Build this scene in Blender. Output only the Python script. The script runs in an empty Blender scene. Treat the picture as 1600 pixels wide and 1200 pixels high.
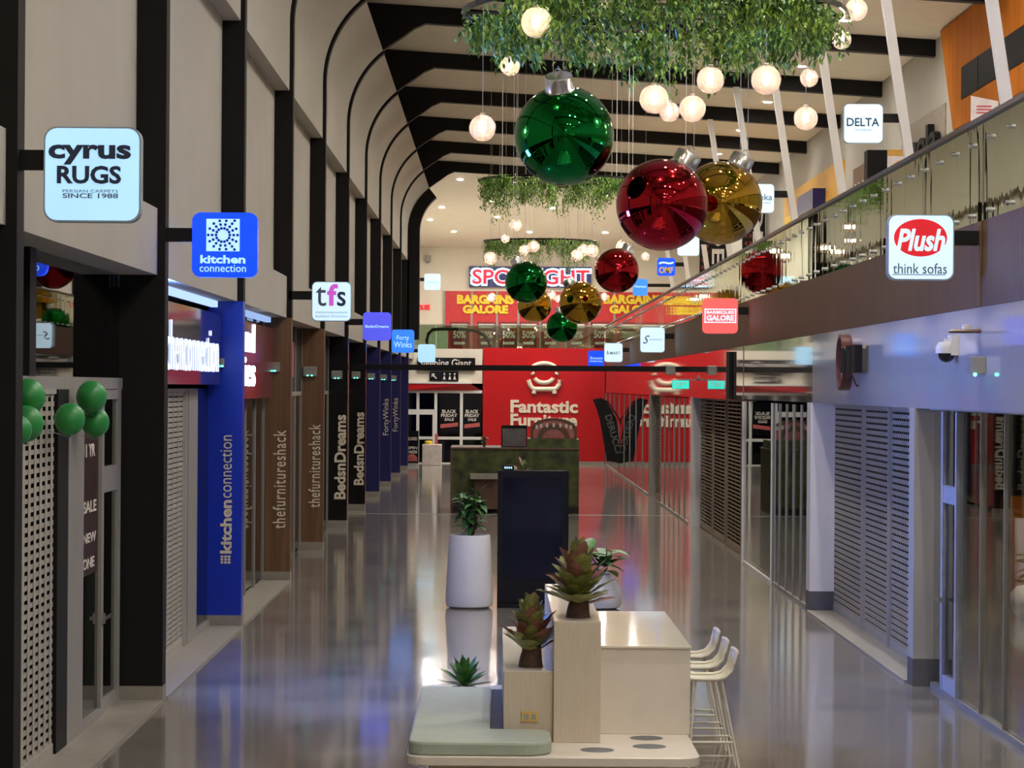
import bpy, bmesh, math, random
from mathutils import Vector, Matrix
random.seed(7)
C = bpy.context.scene.collection
SC = bpy.context.scene
# ------------------------------------------------------------------ camera / world / exposure
H = 3.2                      # eye height above the lower floor
F = 4190.0                   # focal length in pixels of the 1600 px wide frame
ROLL = math.radians(0.4)
cam = bpy.data.cameras.new('camera'); camo = bpy.data.objects.new('camera', cam); C.objects.link(camo)
cam.sensor_fit = 'HORIZONTAL'; cam.sensor_width = 36.0; cam.lens = 36.0*F/1600
cam.shift_x = 25/1600; cam.shift_y = 4/1600
cam.clip_start = 0.1; cam.clip_end = 400
camo.matrix_world = Matrix.Translation((0, 0, H)) @ Matrix.Rotation(math.pi/2, 4, 'X') @ Matrix.Rotation(ROLL, 4, 'Z')
SC.camera = camo
w = bpy.data.worlds.new('world'); SC.world = w; w.use_nodes = True
w.node_tree.nodes['Background'].inputs[0].default_value = (0.9, 0.85, 0.75, 1)
w.node_tree.nodes['Background'].inputs[1].default_value = 0.02
SC.view_settings.view_transform = 'Standard'; SC.view_settings.look = 'None'
SC.view_settings.gamma = 1.0; SC.view_settings.exposure = 0.0; SC.view_settings.use_curve_mapping = False
cy = SC.cycles
cy.max_bounces = 8; cy.diffuse_bounces = 4; cy.glossy_bounces = 5; cy.transmission_bounces = 4; cy.transparent_max_bounces = 20
cy.sample_clamp_indirect = 8.0; cy.caustics_reflective = False; cy.caustics_refractive = False
DOWN = 1950.0     # radiance of the ceiling downlights
BULB = 80.0     # radiance of the globe bulbs

cR, sR = math.cos(ROLL), math.sin(ROLL)
def uv(px, py):
    u, v = px-775, 604-py
    return u*cR - v*sR, u*sR + v*cR
def P(px, py, Y):
    x, z = uv(px, py); return Vector((x*Y/F, Y, H+z*Y/F))
def YX(px, py, X):           # depth at which the ray of a pixel meets the plane x = X
    return X*F/uv(px, py)[0]
D0, DS = 27.0, 8.35
def YN(n): return D0 + DS*n
def S(r, g, b):
    f = lambda c: (c/255/12.92) if c/255 <= .04045 else ((c/255+.055)/1.055)**2.4
    return (f(r), f(g), f(b))
ORD = ['first', 'second', 'third', 'fourth', 'fifth', 'sixth', 'seventh', 'eighth', 'ninth', 'tenth', 'eleventh', 'twelfth']

# ------------------------------------------------------------------ materials
def newmat(name):
    m = bpy.data.materials.new(name); m.use_nodes = True
    nt = m.node_tree; return m, nt, nt.nodes['Principled BSDF'], nt.nodes['Material Output']
def mat(name, col, rough=.5, metal=0.0, var=.12, scale=6.0, spec=.5, coat=0.0, bump=0.0, bscale=60.0, stretch=(1, 1, 1)):
    m, nt, p, o = newmat(name)
    N = nt.nodes; L = nt.links
    tc = N.new('ShaderNodeTexCoord'); mp = N.new('ShaderNodeMapping'); mp.inputs['Scale'].default_value = stretch
    L.new(tc.outputs['Object'], mp.inputs[0])
    nz = N.new('ShaderNodeTexNoise'); nz.inputs['Scale'].default_value = scale; nz.inputs['Detail'].default_value = 4
    L.new(mp.outputs[0], nz.inputs['Vector'])
    cr = N.new('ShaderNodeValToRGB')
    cr.color_ramp.elements[0].position = .3; cr.color_ramp.elements[1].position = .7
    cr.color_ramp.elements[0].color = tuple(c*(1-var) for c in col)+(1,)
    cr.color_ramp.elements[1].color = tuple(min(1, c*(1+var)) for c in col)+(1,)
    L.new(nz.outputs['Fac'], cr.inputs[0]); L.new(cr.outputs[0], p.inputs['Base Color'])
    p.inputs['Roughness'].default_value = rough; p.inputs['Metallic'].default_value = metal
    p.inputs['Specular IOR Level'].default_value = spec; p.inputs['Coat Weight'].default_value = coat
    if bump:
        n2 = N.new('ShaderNodeTexNoise'); n2.inputs['Scale'].default_value = bscale; L.new(mp.outputs[0], n2.inputs['Vector'])
        b = N.new('ShaderNodeBump'); b.inputs['Strength'].default_value = bump; b.inputs['Distance'].default_value = .01
        L.new(n2.outputs['Fac'], b.inputs['Height']); L.new(b.outputs[0], p.inputs['Normal'])
    return m
def emis(name, col, st):
    m = bpy.data.materials.new(name); m.use_nodes = True; nt = m.node_tree; nt.nodes.clear()
    e = nt.nodes.new('ShaderNodeEmission'); o = nt.nodes.new('ShaderNodeOutputMaterial')
    e.inputs[0].default_value = col+(1,); e.inputs[1].default_value = st
    nt.links.new(e.outputs[0], o.inputs[0]); return m
def signface(name, col, st=1.0, rough=.25):
    m, nt, p, o = newmat(name)
    p.inputs['Base Color'].default_value = col+(1,); p.inputs['Roughness'].default_value = rough
    nz = nt.nodes.new('ShaderNodeTexNoise'); nz.inputs['Scale'].default_value = 3.0
    cr = nt.nodes.new('ShaderNodeValToRGB')
    cr.color_ramp.elements[0].position = .25; cr.color_ramp.elements[1].position = .75
    cr.color_ramp.elements[0].color = tuple(c*.88 for c in col)+(1,); cr.color_ramp.elements[1].color = col+(1,)
    tc = nt.nodes.new('ShaderNodeTexCoord'); nt.links.new(tc.outputs['Object'], nz.inputs['Vector'])
    nt.links.new(nz.outputs['Fac'], cr.inputs[0]); nt.links.new(cr.outputs[0], p.inputs['Emission Color'])
    p.inputs['Emission Strength'].default_value = st
    return m
def glass(name, tint=(.8, .85, .85), ior=1.5, rough=.01, wob=.02, st=(1, 1, 1), gl=(.95, .97, .97), thin=False):
    m = bpy.data.materials.new(name); m.use_nodes = True; nt = m.node_tree; nt.nodes.clear(); N = nt.nodes; L = nt.links
    t = N.new('ShaderNodeBsdfTransparent'); t.inputs[0].default_value = tint+(1,)
    g = N.new('ShaderNodeBsdfGlossy'); g.inputs['Roughness'].default_value = rough; g.inputs[0].default_value = gl+(1,)
    fr = N.new('ShaderNodeFresnel'); fr.inputs[0].default_value = ior
    nz = N.new('ShaderNodeTexNoise'); nz.inputs['Scale'].default_value = .9
    b = N.new('ShaderNodeBump'); b.inputs['Strength'].default_value = wob; b.inputs['Distance'].default_value = .02
    tc = N.new('ShaderNodeTexCoord'); mp = N.new('ShaderNodeMapping'); mp.inputs['Scale'].default_value = st
    L.new(tc.outputs['Object'], mp.inputs[0]); L.new(mp.outputs[0], nz.inputs['Vector'])
    L.new(nz.outputs['Fac'], b.inputs['Height']); L.new(b.outputs[0], g.inputs['Normal'])
    mx = N.new('ShaderNodeMixShader'); o = N.new('ShaderNodeOutputMaterial')
    fac = fr.outputs[0]
    if thin:       # the same reflection curve on both faces of a pane
        lw = N.new('ShaderNodeLayerWeight'); lw.inputs[0].default_value = .5
        pw = N.new('ShaderNodeMath'); pw.operation = 'POWER'; pw.inputs[1].default_value = 5; L.new(lw.outputs['Facing'], pw.inputs[0])
        r0 = ((ior-1)/(ior+1))**2; ma = N.new('ShaderNodeMath'); ma.operation = 'MULTIPLY_ADD'; ma.inputs[1].default_value = (1-r0)*.8; ma.inputs[2].default_value = r0
        L.new(pw.outputs[0], ma.inputs[0]); fac = ma.outputs[0]
    L.new(fac, mx.inputs[0]); L.new(t.outputs[0], mx.inputs[1]); L.new(g.outputs[0], mx.inputs[2]); L.new(mx.outputs[0], o.inputs[0])
    return m
def globe_shell():
    m = bpy.data.materials.new('globe_glass'); m.use_nodes = True; nt = m.node_tree; nt.nodes.clear(); N = nt.nodes; L = nt.links
    t = N.new('ShaderNodeBsdfTransparent'); t.inputs[0].default_value = (1, .93, .88, 1)
    tl = N.new('ShaderNodeBsdfTranslucent'); tl.inputs[0].default_value = (.98, .86, .80, 1)
    g = N.new('ShaderNodeBsdfGlossy'); g.inputs['Roughness'].default_value = .02
    a = N.new('ShaderNodeMixShader'); a.inputs[0].default_value = .2
    fr = N.new('ShaderNodeFresnel'); fr.inputs[0].default_value = 1.45
    b = N.new('ShaderNodeMixShader'); o = N.new('ShaderNodeOutputMaterial')
    L.new(t.outputs[0], a.inputs[1]); L.new(tl.outputs[0], a.inputs[2])
    L.new(fr.outputs[0], b.inputs[0]); L.new(a.outputs[0], b.inputs[1]); L.new(g.outputs[0], b.inputs[2]); L.new(b.outputs[0], o.inputs[0])
    return m
def wave(name, c1, c2, axis='Y', scale=12.0, rough=.45, bump=.4, noise=2.0, lo=.2, hi=.8):
    m, nt, p, o = newmat(name); N = nt.nodes; L = nt.links
    tc = N.new('ShaderNodeTexCoord'); wv = N.new('ShaderNodeTexWave'); wv.bands_direction = axis
    wv.inputs['Scale'].default_value = scale; wv.inputs['Distortion'].default_value = noise; wv.inputs['Detail'].default_value = 2
    L.new(tc.outputs['Object'], wv.inputs['Vector'])
    nz = N.new('ShaderNodeTexNoise'); nz.inputs['Scale'].default_value = 1.3; L.new(tc.outputs['Object'], nz.inputs['Vector'])
    mx = N.new('ShaderNodeMath'); mx.operation = 'MULTIPLY_ADD'; mx.inputs[1].default_value = .6
    L.new(wv.outputs['Fac'], mx.inputs[0])
    m2 = N.new('ShaderNodeMath'); m2.operation = 'MULTIPLY'; m2.inputs[1].default_value = .5; L.new(nz.outputs['Fac'], m2.inputs[0])
    L.new(m2.outputs[0], mx.inputs[2])
    cr = N.new('ShaderNodeValToRGB'); cr.color_ramp.elements[0].position = lo; cr.color_ramp.elements[1].position = hi
    cr.color_ramp.elements[0].color = c1+(1,); cr.color_ramp.elements[1].color = c2+(1,)
    L.new(mx.outputs[0], cr.inputs[0]); L.new(cr.outputs[0], p.inputs['Base Color'])
    p.inputs['Roughness'].default_value = rough
    b = N.new('ShaderNodeBump'); b.inputs['Strength'].default_value = bump; b.inputs['Distance'].default_value = .02
    L.new(wv.outputs['Fac'], b.inputs['Height']); L.new(b.outputs[0], p.inputs['Normal'])
    return m

def floor_mat():
    m, nt, p, o = newmat('polished_concrete'); N = nt.nodes; L = nt.links
    tc = N.new('ShaderNodeTexCoord')
    a = N.new('ShaderNodeTexNoise'); a.inputs['Scale'].default_value = .7; a.inputs['Detail'].default_value = 6; a.inputs['Roughness'].default_value = .65
    b = N.new('ShaderNodeTexNoise'); b.inputs['Scale'].default_value = 40; b.inputs['Detail'].default_value = 3
    L.new(tc.outputs['Object'], a.inputs['Vector']); L.new(tc.outputs['Object'], b.inputs['Vector'])
    c1 = N.new('ShaderNodeValToRGB'); c1.color_ramp.elements[0].position = .3; c1.color_ramp.elements[1].position = .7
    c1.color_ramp.elements[0].color = S(118, 112, 106)+(1,); c1.color_ramp.elements[1].color = S(148, 141, 133)+(1,)
    L.new(a.outputs['Fac'], c1.inputs[0])
    mx = N.new('ShaderNodeMix'); mx.data_type = 'RGBA'; mx.blend_type = 'OVERLAY'; mx.inputs[0].default_value = .35
    L.new(c1.outputs[0], mx.inputs[6]); L.new(b.outputs['Color'], mx.inputs[7]); L.new(mx.outputs[2], p.inputs['Base Color'])
    r = N.new('ShaderNodeMapRange'); r.inputs[3].default_value = .055; r.inputs[4].default_value = .12
    L.new(a.outputs['Fac'], r.inputs[0]); L.new(r.outputs[0], p.inputs['Roughness'])
    n2 = N.new('ShaderNodeTexNoise'); n2.inputs['Scale'].default_value = 2.2; n2.inputs['Detail'].default_value = 2
    L.new(tc.outputs['Object'], n2.inputs['Vector'])
    bp = N.new('ShaderNodeBump'); bp.inputs['Strength'].default_value = .03; bp.inputs['Distance'].default_value = .01
    L.new(n2.outputs['Fac'], bp.inputs['Height']); L.new(bp.outputs[0], p.inputs['Normal'])
    return m

M = {}
M['floor'] = floor_mat()
M['cream'] = mat('cream_plaster', S(174, 168, 157), .75, var=.03, scale=1.5, bump=.05, bscale=120)
M['ceiling'] = mat('ceiling_plaster', S(222, 213, 196), .8, var=.03, scale=2)
M['black'] = mat('black_steel', S(17, 14, 13), .6, var=.1, spec=.25)
M['blackgloss'] = mat('black_gloss', S(14, 13, 15), .18, var=.1)
M['dark'] = mat('dark_interior', S(30, 29, 28), .8)
M['stone'] = mat('pale_plinth_stone', S(150, 143, 132), .5, var=.08, scale=9)
M['darkstone'] = mat('dark_plinth_stone', S(92, 90, 92), .5, var=.08)
M['blue'] = mat('royal_blue_panel', S(6, 50, 190), .3, var=.05)
M['navy'] = mat('navy_panel', S(16, 22, 92), .35, var=.06)
M['wood'] = mat('brown_timber', S(112, 80, 54), .5, var=.32, scale=2.2, stretch=(7, 7, .3))
M['timber'] = wave('ribbed_timber', S(74, 48, 26), S(108, 73, 42), 'Y', 3.5, .5, .5, 0.0)
M['orange'] = mat('orange_timber_panel', S(172, 98, 20), .75, spec=.1, var=.12, scale=3, stretch=(1, 1, .2))
M['yellow'] = mat('ochre_panel', S(214, 160, 62), .5, var=.06)
M['white'] = mat('white_paint', S(232, 229, 224), .45, var=.02)
M['postwhite'] = mat('post_white', S(206, 202, 196), .5, var=.02)
M['whitegloss'] = mat('white_gloss_panel', S(216, 215, 220), .08, var=.02, coat=.6, bump=.02, bscale=1.2)
M['headerglass'] = mat('grey_header_glass', S(128, 122, 114), .05, var=.05, spec=1.0, coat=1.0, bump=.12, bscale=1.1)
M['greyframe'] = mat('grey_aluminium', S(150, 146, 140), .45, 0, var=.05)
M['shutter'] = mat('shutter_aluminium', S(172, 166, 156), .45, 0, var=.06)
M['bronze'] = mat('bronze_shutter', S(158, 142, 120), .4, 0, var=.06)
M['glass'] = glass('shop_glass', ior=1.75)
M['clearglass'] = glass('clear_shop_glass', (.9, .92, .9), 1.4, thin=True)
M['darkglass'] = glass('dim_shop_glass', (.42, .44, .42), 1.6)
M['balglass'] = glass('balustrade_glass', (.58, .66, .56), 2.3, .01, .10, (1, 2.4, .25), (.84, .9, .78))
M['chrome'] = mat('chrome', S(225, 225, 228), .22, 1.0, var=.02)
M['steel'] = mat('satin_steel', S(190, 188, 184), .3, 1.0, var=.04)
M['red'] = mat('red_wall_panel', S(196, 20, 24), .28, var=.04)
M['creamletter'] = mat('cream_letter', S(240, 228, 204), .5, var=.02)
M['bench'] = mat('cream_laminate', S(222, 212, 198), .3, var=.03, scale=5)
M['benchwood'] = mat('pale_ply', S(204, 190, 170), .42, var=.05, scale=14, stretch=(6, 6, .4))
M['benchtop'] = mat('cream_gloss_top', S(226, 216, 200), .06, var=.02)
M['cushion'] = mat('sage_vinyl', S(164, 172, 158), .5, var=.05, scale=8, bump=.06, bscale=14)
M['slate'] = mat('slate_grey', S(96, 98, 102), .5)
M['stool'] = mat('cream_powdercoat', S(232, 226, 208), .35, var=.03)
M['brass'] = mat('brass', S(220, 184, 112), .35, .3)
M['leaf'] = mat('hanging_leaf', S(138, 172, 70), .55, var=.45, scale=9)
M['leafdark'] = mat('dark_green_leaf', S(66, 112, 56), .4, var=.4, scale=14)
M['succ'] = mat('succulent_leaf', S(70, 120, 52), .45, var=.35, scale=16)
M['croton'] = mat('croton_green', S(132, 136, 76), .45, var=.35, scale=14)
M['crotonred'] = mat('croton_bronze', S(150, 100, 88), .45, var=.35, scale=14)
M['stem'] = mat('plant_stem', S(74, 52, 40), .8, var=.3, scale=20)
M['soil'] = mat('soil', S(50, 38, 30), .9, var=.3, scale=20)
M['pot'] = mat('white_planter', S(226, 224, 224), .55, var=.02)
M['moss'] = mat('leaf_print', S(66, 72, 28), .5, var=.9, scale=3.2)
M['brown'] = mat('brown_frame', S(100, 70, 50), .5)
M['bgreen'] = mat('green_bauble', (.006, .17, .03), .035, 1.0, var=.02)
M['bred'] = mat('red_bauble', (.40, .012, .02), .035, 1.0, var=.02)
M['bgold'] = mat('gold_bauble', (.52, .30, .035), .035, 1.0, var=.02)
M['balloon'] = mat('green_balloon', S(44, 140, 66), .38, var=.06)
M['bulb'] = emis('warm_bulb', (1, .78, .58), BULB)
M['down'] = emis('downlight_lens', (1, .95, .87), DOWN)
M['downdim'] = emis('downlight_lens_dim', (1, .95, .87), DOWN*.42)
M['globe'] = globe_shell()
M['cord'] = mat('clear_cord', S(190, 186, 180), .4)
M['ledwhite'] = emis('cool_led', (.36, .52, 1), 1.6)
M['letterlit'] = emis('lit_letter', (.66, .76, 1), 2.0)
M['ink'] = mat('navy_ink', S(40, 52, 82), .5)
M['inkgrey'] = mat('grey_ink', S(90, 104, 124), .5)
M['inkpale'] = mat('pale_ink', S(150, 176, 196), .5)
M['s_white'] = signface('lit_white_face', S(198, 226, 244), .95)
M['s_ice'] = signface('lit_ice_face', S(168, 214, 244), .95)
M['s_blue'] = signface('lit_blue_face', S(14, 72, 240), 1.0)
M['dotblue'] = signface('lit_dot_blue', S(8, 40, 150), .8)
M['s_violet'] = signface('lit_violet_face', S(82, 86, 226), .95)
M['s_sky'] = signface('lit_sky_face', S(54, 128, 240), .95)
M['s_coral'] = signface('lit_coral_face', S(238, 92, 88), .95)
M['s_pale'] = signface('lit_pale_letter', S(176, 224, 250), 1.0)
M['s_magenta'] = signface('lit_magenta', S(190, 84, 190), .8)
M['s_red'] = signface('lit_red', S(206, 34, 44), .75)
M['s_green'] = signface('exit_green', S(40, 210, 190), 1.1)
M['led'] = emis('green_led', (.1, 1, .75), 6)
M['case'] = mat('sign_case', S(150, 160, 170), .4)
M['paper'] = mat('poster_white', S(225, 214, 206), .6)
M['yellowletter'] = mat('yellow_letter', S(240, 205, 40), .5)
M['pink'] = mat('poster_pink', S(200, 96, 92), .6)
M['glow_header'] = mat('magenta_header', S(110, 30, 60), .15)
M['navygloss'] = mat('navy_gloss_header', S(40, 40, 96), .06)

# ------------------------------------------------------------------ mesh builder
ROOT = {}
class MB:
    def __init__(s): s.v = []; s.f = []
    def add(s, v, f):
        o = len(s.v); s.v += [Vector(p) for p in v]; s.f += [tuple(i+o for i in q) for q in f]; return s
    def box(s, x0, x1, y0, y1, z0, z1):
        x0, x1 = sorted((x0, x1)); y0, y1 = sorted((y0, y1)); z0, z1 = sorted((z0, z1))
        return s.add([(x0,y0,z0),(x1,y0,z0),(x1,y1,z0),(x0,y1,z0),(x0,y0,z1),(x1,y0,z1),(x1,y1,z1),(x0,y1,z1)],
            [(0,3,2,1),(4,5,6,7),(0,1,5,4),(1,2,6,5),(2,3,7,6),(3,0,4,7)])
    def prism(s, poly, axis, a, b):     # poly in the two other axes, extruded along axis from a to b
        n = len(poly)
        def mk(p, t):
            if axis == 'Y': return (p[0], t, p[1])
            if axis == 'X': return (t, p[0], p[1])
            return (p[0], p[1], t)
        v = [mk(p, a) for p in poly]+[mk(p, b) for p in poly]
        f = [tuple(range(n)), tuple(range(2*n-1, n-1, -1))]+[(i, (i+1) % n, n+(i+1) % n, n+i) for i in range(n)]
        return s.add(v, f)
    def tube(s, pts, r, n=8, caps=True):
        pts = [Vector(p) for p in pts]; rings = []; m = len(pts)
        up0 = None
        for i, p in enumerate(pts):
            d = (pts[min(i+1, m-1)]-pts[max(i-1, 0)]).normalized()
            ref = Vector((0, 0, 1)) if abs(d.z) < .95 else Vector((0, 1, 0))
            a = d.cross(ref).normalized(); b = d.cross(a)
            rr = r[i] if isinstance(r, (list, tuple)) else r
            rings.append([p+a*math.cos(2*math.pi*k/n)*rr+b*math.sin(2*math.pi*k/n)*rr for k in range(n)])
        v = [q for R in rings for q in R]; f = []
        for i in range(m-1):
            for k in range(n): f.append((i*n+k, i*n+(k+1) % n, (i+1)*n+(k+1) % n, (i+1)*n+k))
        if caps: f += [tuple(range(n)), tuple(range((m-1)*n, m*n))]
        return s.add(v, f)
    def lathe(s, c, prof, n=32, tilt=None, caps=True):     # prof: (r, z) list
        R = tilt.to_matrix() if tilt else Matrix.Identity(3)
        c = Vector(c); v = []; f = []; m = len(prof)
        for r, z in prof:
            for k in range(n):
                t = 2*math.pi*k/n; v.append(c+R@Vector((r*math.cos(t), r*math.sin(t), z)))
        for i in range(m-1):
            for k in range(n): f.append((i*n+k, i*n+(k+1) % n, (i+1)*n+(k+1) % n, (i+1)*n+k))
        if caps and prof[0][0] > 1e-4: f.append(tuple(range(n)))
        if caps and prof[-1][0] > 1e-4: f.append(tuple(range((m-1)*n, m*n)))
        return s.add(v, f)
    def sphere(s, c, r, n=24, m=14, sq=(1, 1, 1)):
        c = Vector(c); v = [c+Vector((0, 0, r*sq[2]))]; f = []
        for i in range(1, m):
            a = math.pi*i/m
            for k in range(n):
                t = 2*math.pi*k/n
                v.append(c+Vector((r*sq[0]*math.sin(a)*math.cos(t), r*sq[1]*math.sin(a)*math.sin(t), r*sq[2]*math.cos(a))))
        v.append(c-Vector((0, 0, r*sq[2])))
        for k in range(n):
            f.append((0, 1+k, 1+(k+1) % n)); f.append((len(v)-1, 1+(m-2)*n+(k+1) % n, 1+(m-2)*n+k))
        for i in range(m-2):
            for k in range(n): f.append((1+i*n+k, 1+(i+1)*n+k, 1+(i+1)*n+(k+1) % n, 1+i*n+(k+1) % n))
        return s.add(v, f)
    def leaf(s, base, d, length, width, droop=.3, nseg=4, fold=.25, lobes=0, broad=False):
        base = Vector(base); d = Vector(d).normalized()
        side = d.cross(Vector((0, 0, 1)));
        side = side.normalized() if side.length > .05 else Vector((1, 0, 0))
        nrm = side.cross(d).normalized(); rows = []
        for i in range(nseg+1):
            t = i/nseg
            p = base+d*length*t+Vector((0, 0, -1))*droop*length*t*t
            wd = width*.5*(math.sin(math.pi*min(1, (.14+t*.86)**(1.5 if broad else 1)))**.7 if t < 1 else .02)
            if lobes and i % 2 and t < 1: wd *= lobes
            rows.append((p-side*wd+nrm*fold*wd, p, p+side*wd+nrm*fold*wd))
        v = [q for r in rows for q in r]; f = []
        for i in range(nseg):
            a = i*3; f += [(a, a+1, a+4, a+3), (a+1, a+2, a+5, a+4)]
        return s.add(v, f)
    def text(s, body, o, ux, uy, w, h, depth=.004, bold=0.0, shear=0.0):
        V, Fc = text_geo(body, bold, shear); un = Vector(ux).cross(Vector(uy)).normalized()
        o = Vector(o); ux = Vector(ux).normalized(); uy = Vector(uy).normalized()
        return s.add([o+ux*(p[0]*w)+uy*(p[1]*h)+un*(p[2]*depth) for p in V], Fc)
TXT = {}
def text_geo(body, bold, shear):
    k = (body, bold, shear)
    if k not in TXT:
        cu = bpy.data.curves.new('lettering', 'FONT'); cu.body = body; cu.size = 1; cu.offset = bold if len(body) != 17 or not body.startswith('kitchen') else -.014; cu.shear = shear
        cu.extrude = .5; cu.space_character = 1.12 if body.islower() and len(body) > 15 else 1.0; cu.resolution_u = 3; cu.space_line = .85
        ob = bpy.data.objects.new('lettering', cu); C.objects.link(ob)
        bpy.context.view_layer.update()
        dg = bpy.context.evaluated_depsgraph_get()
        me = bpy.data.meshes.new_from_object(ob.evaluated_get(dg))
        V = [tuple(q.co) for q in me.vertices]; Fc = [tuple(p.vertices) for p in me.polygons]
        x0 = min(p[0] for p in V); x1 = max(p[0] for p in V); y0 = min(p[1] for p in V); y1 = max(p[1] for p in V)
        V = [((p[0]-x0)/(x1-x0), (p[1]-y0)/(y1-y0), p[2]+.5) for p in V]
        bpy.data.objects.remove(ob); bpy.data.curves.remove(cu); bpy.data.meshes.remove(me)
        TXT[k] = (V, Fc)
    return TXT[k]
def rrect(x0, x1, y0, y1, r, n=5):
    pts = []
    for cx, cy_, a in ((x1-r, y1-r, 0), (x0+r, y1-r, 90), (x0+r, y0+r, 180), (x1-r, y0+r, 270)):
        for i in range(n+1):
            t = math.radians(a+90*i/n); pts.append((cx+r*math.cos(t), cy_+r*math.sin(t)))
    return pts
def mk(name, mb, m, loc, smooth=False, bevel=0.0):
    me = bpy.data.meshes.new(name)
    loc = Vector(loc)
    me.from_pydata([tuple(p-loc) for p in mb.v], [], mb.f); me.update()
    if len(mb.f) < 60000:
        bm = bmesh.new(); bm.from_mesh(me); bmesh.ops.recalc_face_normals(bm, faces=bm.faces); bm.to_mesh(me); bm.free()
    for q in (m if isinstance(m, list) else [m]): me.materials.append(M[q] if isinstance(q, str) else q)
    if smooth:
        me.polygons.foreach_set('use_smooth', [True]*len(me.polygons))
        try: me.set_sharp_from_angle(angle=math.radians(40))
        except Exception: pass
    o = bpy.data.objects.new(name, me); C.objects.link(o)
    if bevel:
        b = o.modifiers.new('bevel', 'BEVEL'); b.width = bevel; b.segments = 2; b.limit_method = 'ANGLE'
    return o
def tag(o, label, cat, group=None):
    o['label'] = label; o['category'] = cat
    if group: o['group'] = group
    return o
def thing(name, label, cat, loc, group=None):
    o = bpy.data.objects.new(name, None); C.objects.link(o); o.location = loc; o.empty_display_size = .1
    ROOT[o] = Vector(loc); return tag(o, label, cat, group)
def part(name, mb, m, parent, smooth=False, bevel=0.0, label=None):
    o = mk(name, mb, m, ROOT[parent], smooth, bevel); o.parent = parent; ROOT[o] = ROOT[parent]
    if label: o['label'] = label
    return o
def solo(name, mb, m, label, cat, loc, group=None, smooth=False, bevel=0.0):
    o = mk(name, mb, m, loc, smooth, bevel); o.location = loc; ROOT[o] = Vector(loc); return tag(o, label, cat, group)
def struct(name, mb, m, smooth=False):
    o = mk(name, mb, m, (0, 0, 0), smooth); o['kind'] = 'structure'; ROOT[o] = Vector((0, 0, 0)); return o
def copy_tree(o, loc, label=None, parent=None):
    c = o.copy(); C.objects.link(c)
    if parent is None:
        c.location = loc
        if label: c['label'] = label
    else: c.parent = parent
    for ch in list(o.children): copy_tree(ch, None, None, c)
    return c
X3, Z3, Y3 = Vector((1, 0, 0)), Vector((0, 0, 1)), Vector((0, 1, 0))

# ------------------------------------------------------------------ the shell
YB, YE = -24.0, 131.0
XC, XS, XF, XR, XT = -3.34, -3.80, -3.42, -3.64, -3.40     # column nose, shop plane, fascia, recess, upper wall
RX = 4.51
def zc(x): return 11.66-.0585*x
struct('floor', MB().box(-7.2, 10.2, YB, YE, -.1, 0), 'floor')
struct('wall_left', MB().box(-4.3, XR, YB, 112, 4.90, 8.05), 'cream')
struct('wall_left', MB().box(-4.3, XF, YB, 112, 4.30, 4.97), 'cream')
arc = [(-1.30+2.1*math.cos(math.radians(180-a)), 9.1+2.1*math.sin(math.radians(180-a))) for a in [51.8*i/14 for i in range(15)]]
arco = [(-1.30+2.24*math.cos(math.radians(180-a)), 9.1+2.24*math.sin(math.radians(180-a))) for a in [51.8*i/14 for i in range(15)]]
struct('wall_left', MB().prism([(-4.3, 8.0), (XT, 8.0)]+arc+arco[::-1]+[(-4.3, 9.1)], 'Y', YB, 103.2), 'cream', True)
struct('ceiling', MB().prism([(-4.3, zc(-4.3)), (10.1, zc(10.1)), (10.1, zc(10.1)+.2), (-4.3, zc(-4.3)+.2)], 'Y', YB, 103.0), 'ceiling')
struct('wall_left', MB().box(-7.3, -7.1, YB, YE, 0, 5), 'dark')
struct('ceiling', MB().box(-7.2, -4.25, YB, YE, 4.35, 4.6), 'dark')
struct('wall_left', MB().box(XS-.1, XS, YB, 18.64, 0, 4.31), 'greyframe')
struct('wall_right', MB().box(RX+.22, RX+.4, YB, 21.18, 0, 3.0), 'greyframe')
struct('wall_back', MB().box(-7.2, 10.2, YB-.2, YB, 0, 12.2), 'cream')
struct('wall_right', MB().box(9.85, 10.05, YB, YE, 4.6, 11.9), 'cream')
struct('wall_right', MB().box(9.7, 9.9, YB, YE, 0, 4.6), 'dark')
struct('floor', MB().box(4.76, 9.9, YB, 111, 4.42, 4.72), 'ceiling')          # gallery slab
struct('trim_7', MB().box(RX-.012, RX+.02, 24.97, 25.1, 3.985, 4.77), 'wood')
struct('trim_1', MB().box(RX, 4.76, YB, 111, 3.975, 4.775), 'timber')        # ribbed timber fascia
# right header band above the shopfronts
struct('wall_right', MB().box(RX+.02, 4.95, YB, 38.4, 3.0, 3.975), 'whitegloss')
struct('wall_right', MB().box(RX+.03, 4.95, 38.4, 49.2, 3.0, 3.975), 'headerglass')
struct('wall_right', MB().box(RX+.02, 4.95, 49.2, 111, 2.98, 3.975), 'headerglass')
# lower end: lobby ceiling / end slab and the far upper wall
struct('floor', MB().box(-7.2, 10.0, 111.3, YE, 4.35, 4.74), 'cream')
struct('wall_back', MB().box(-7.2, 10.2, YE-1, YE+.2, 0, 4.4), 'dark')
struct('wall_back', MB().box(-7.2, 10.2, 130, 130.3, 4.7, 12.4), 'ceiling')
struct('ceiling', MB().prism([(103.0, 11.9), (130.2, 9.9), (130.2, 10.1), (103.0, 12.1)], 'X', -7.2, 10.1), 'ceiling')
struct('wall_left', MB().box(-4.6, -4.4, 103.2, 130, 4.7, 12.2), 'cream')
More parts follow.
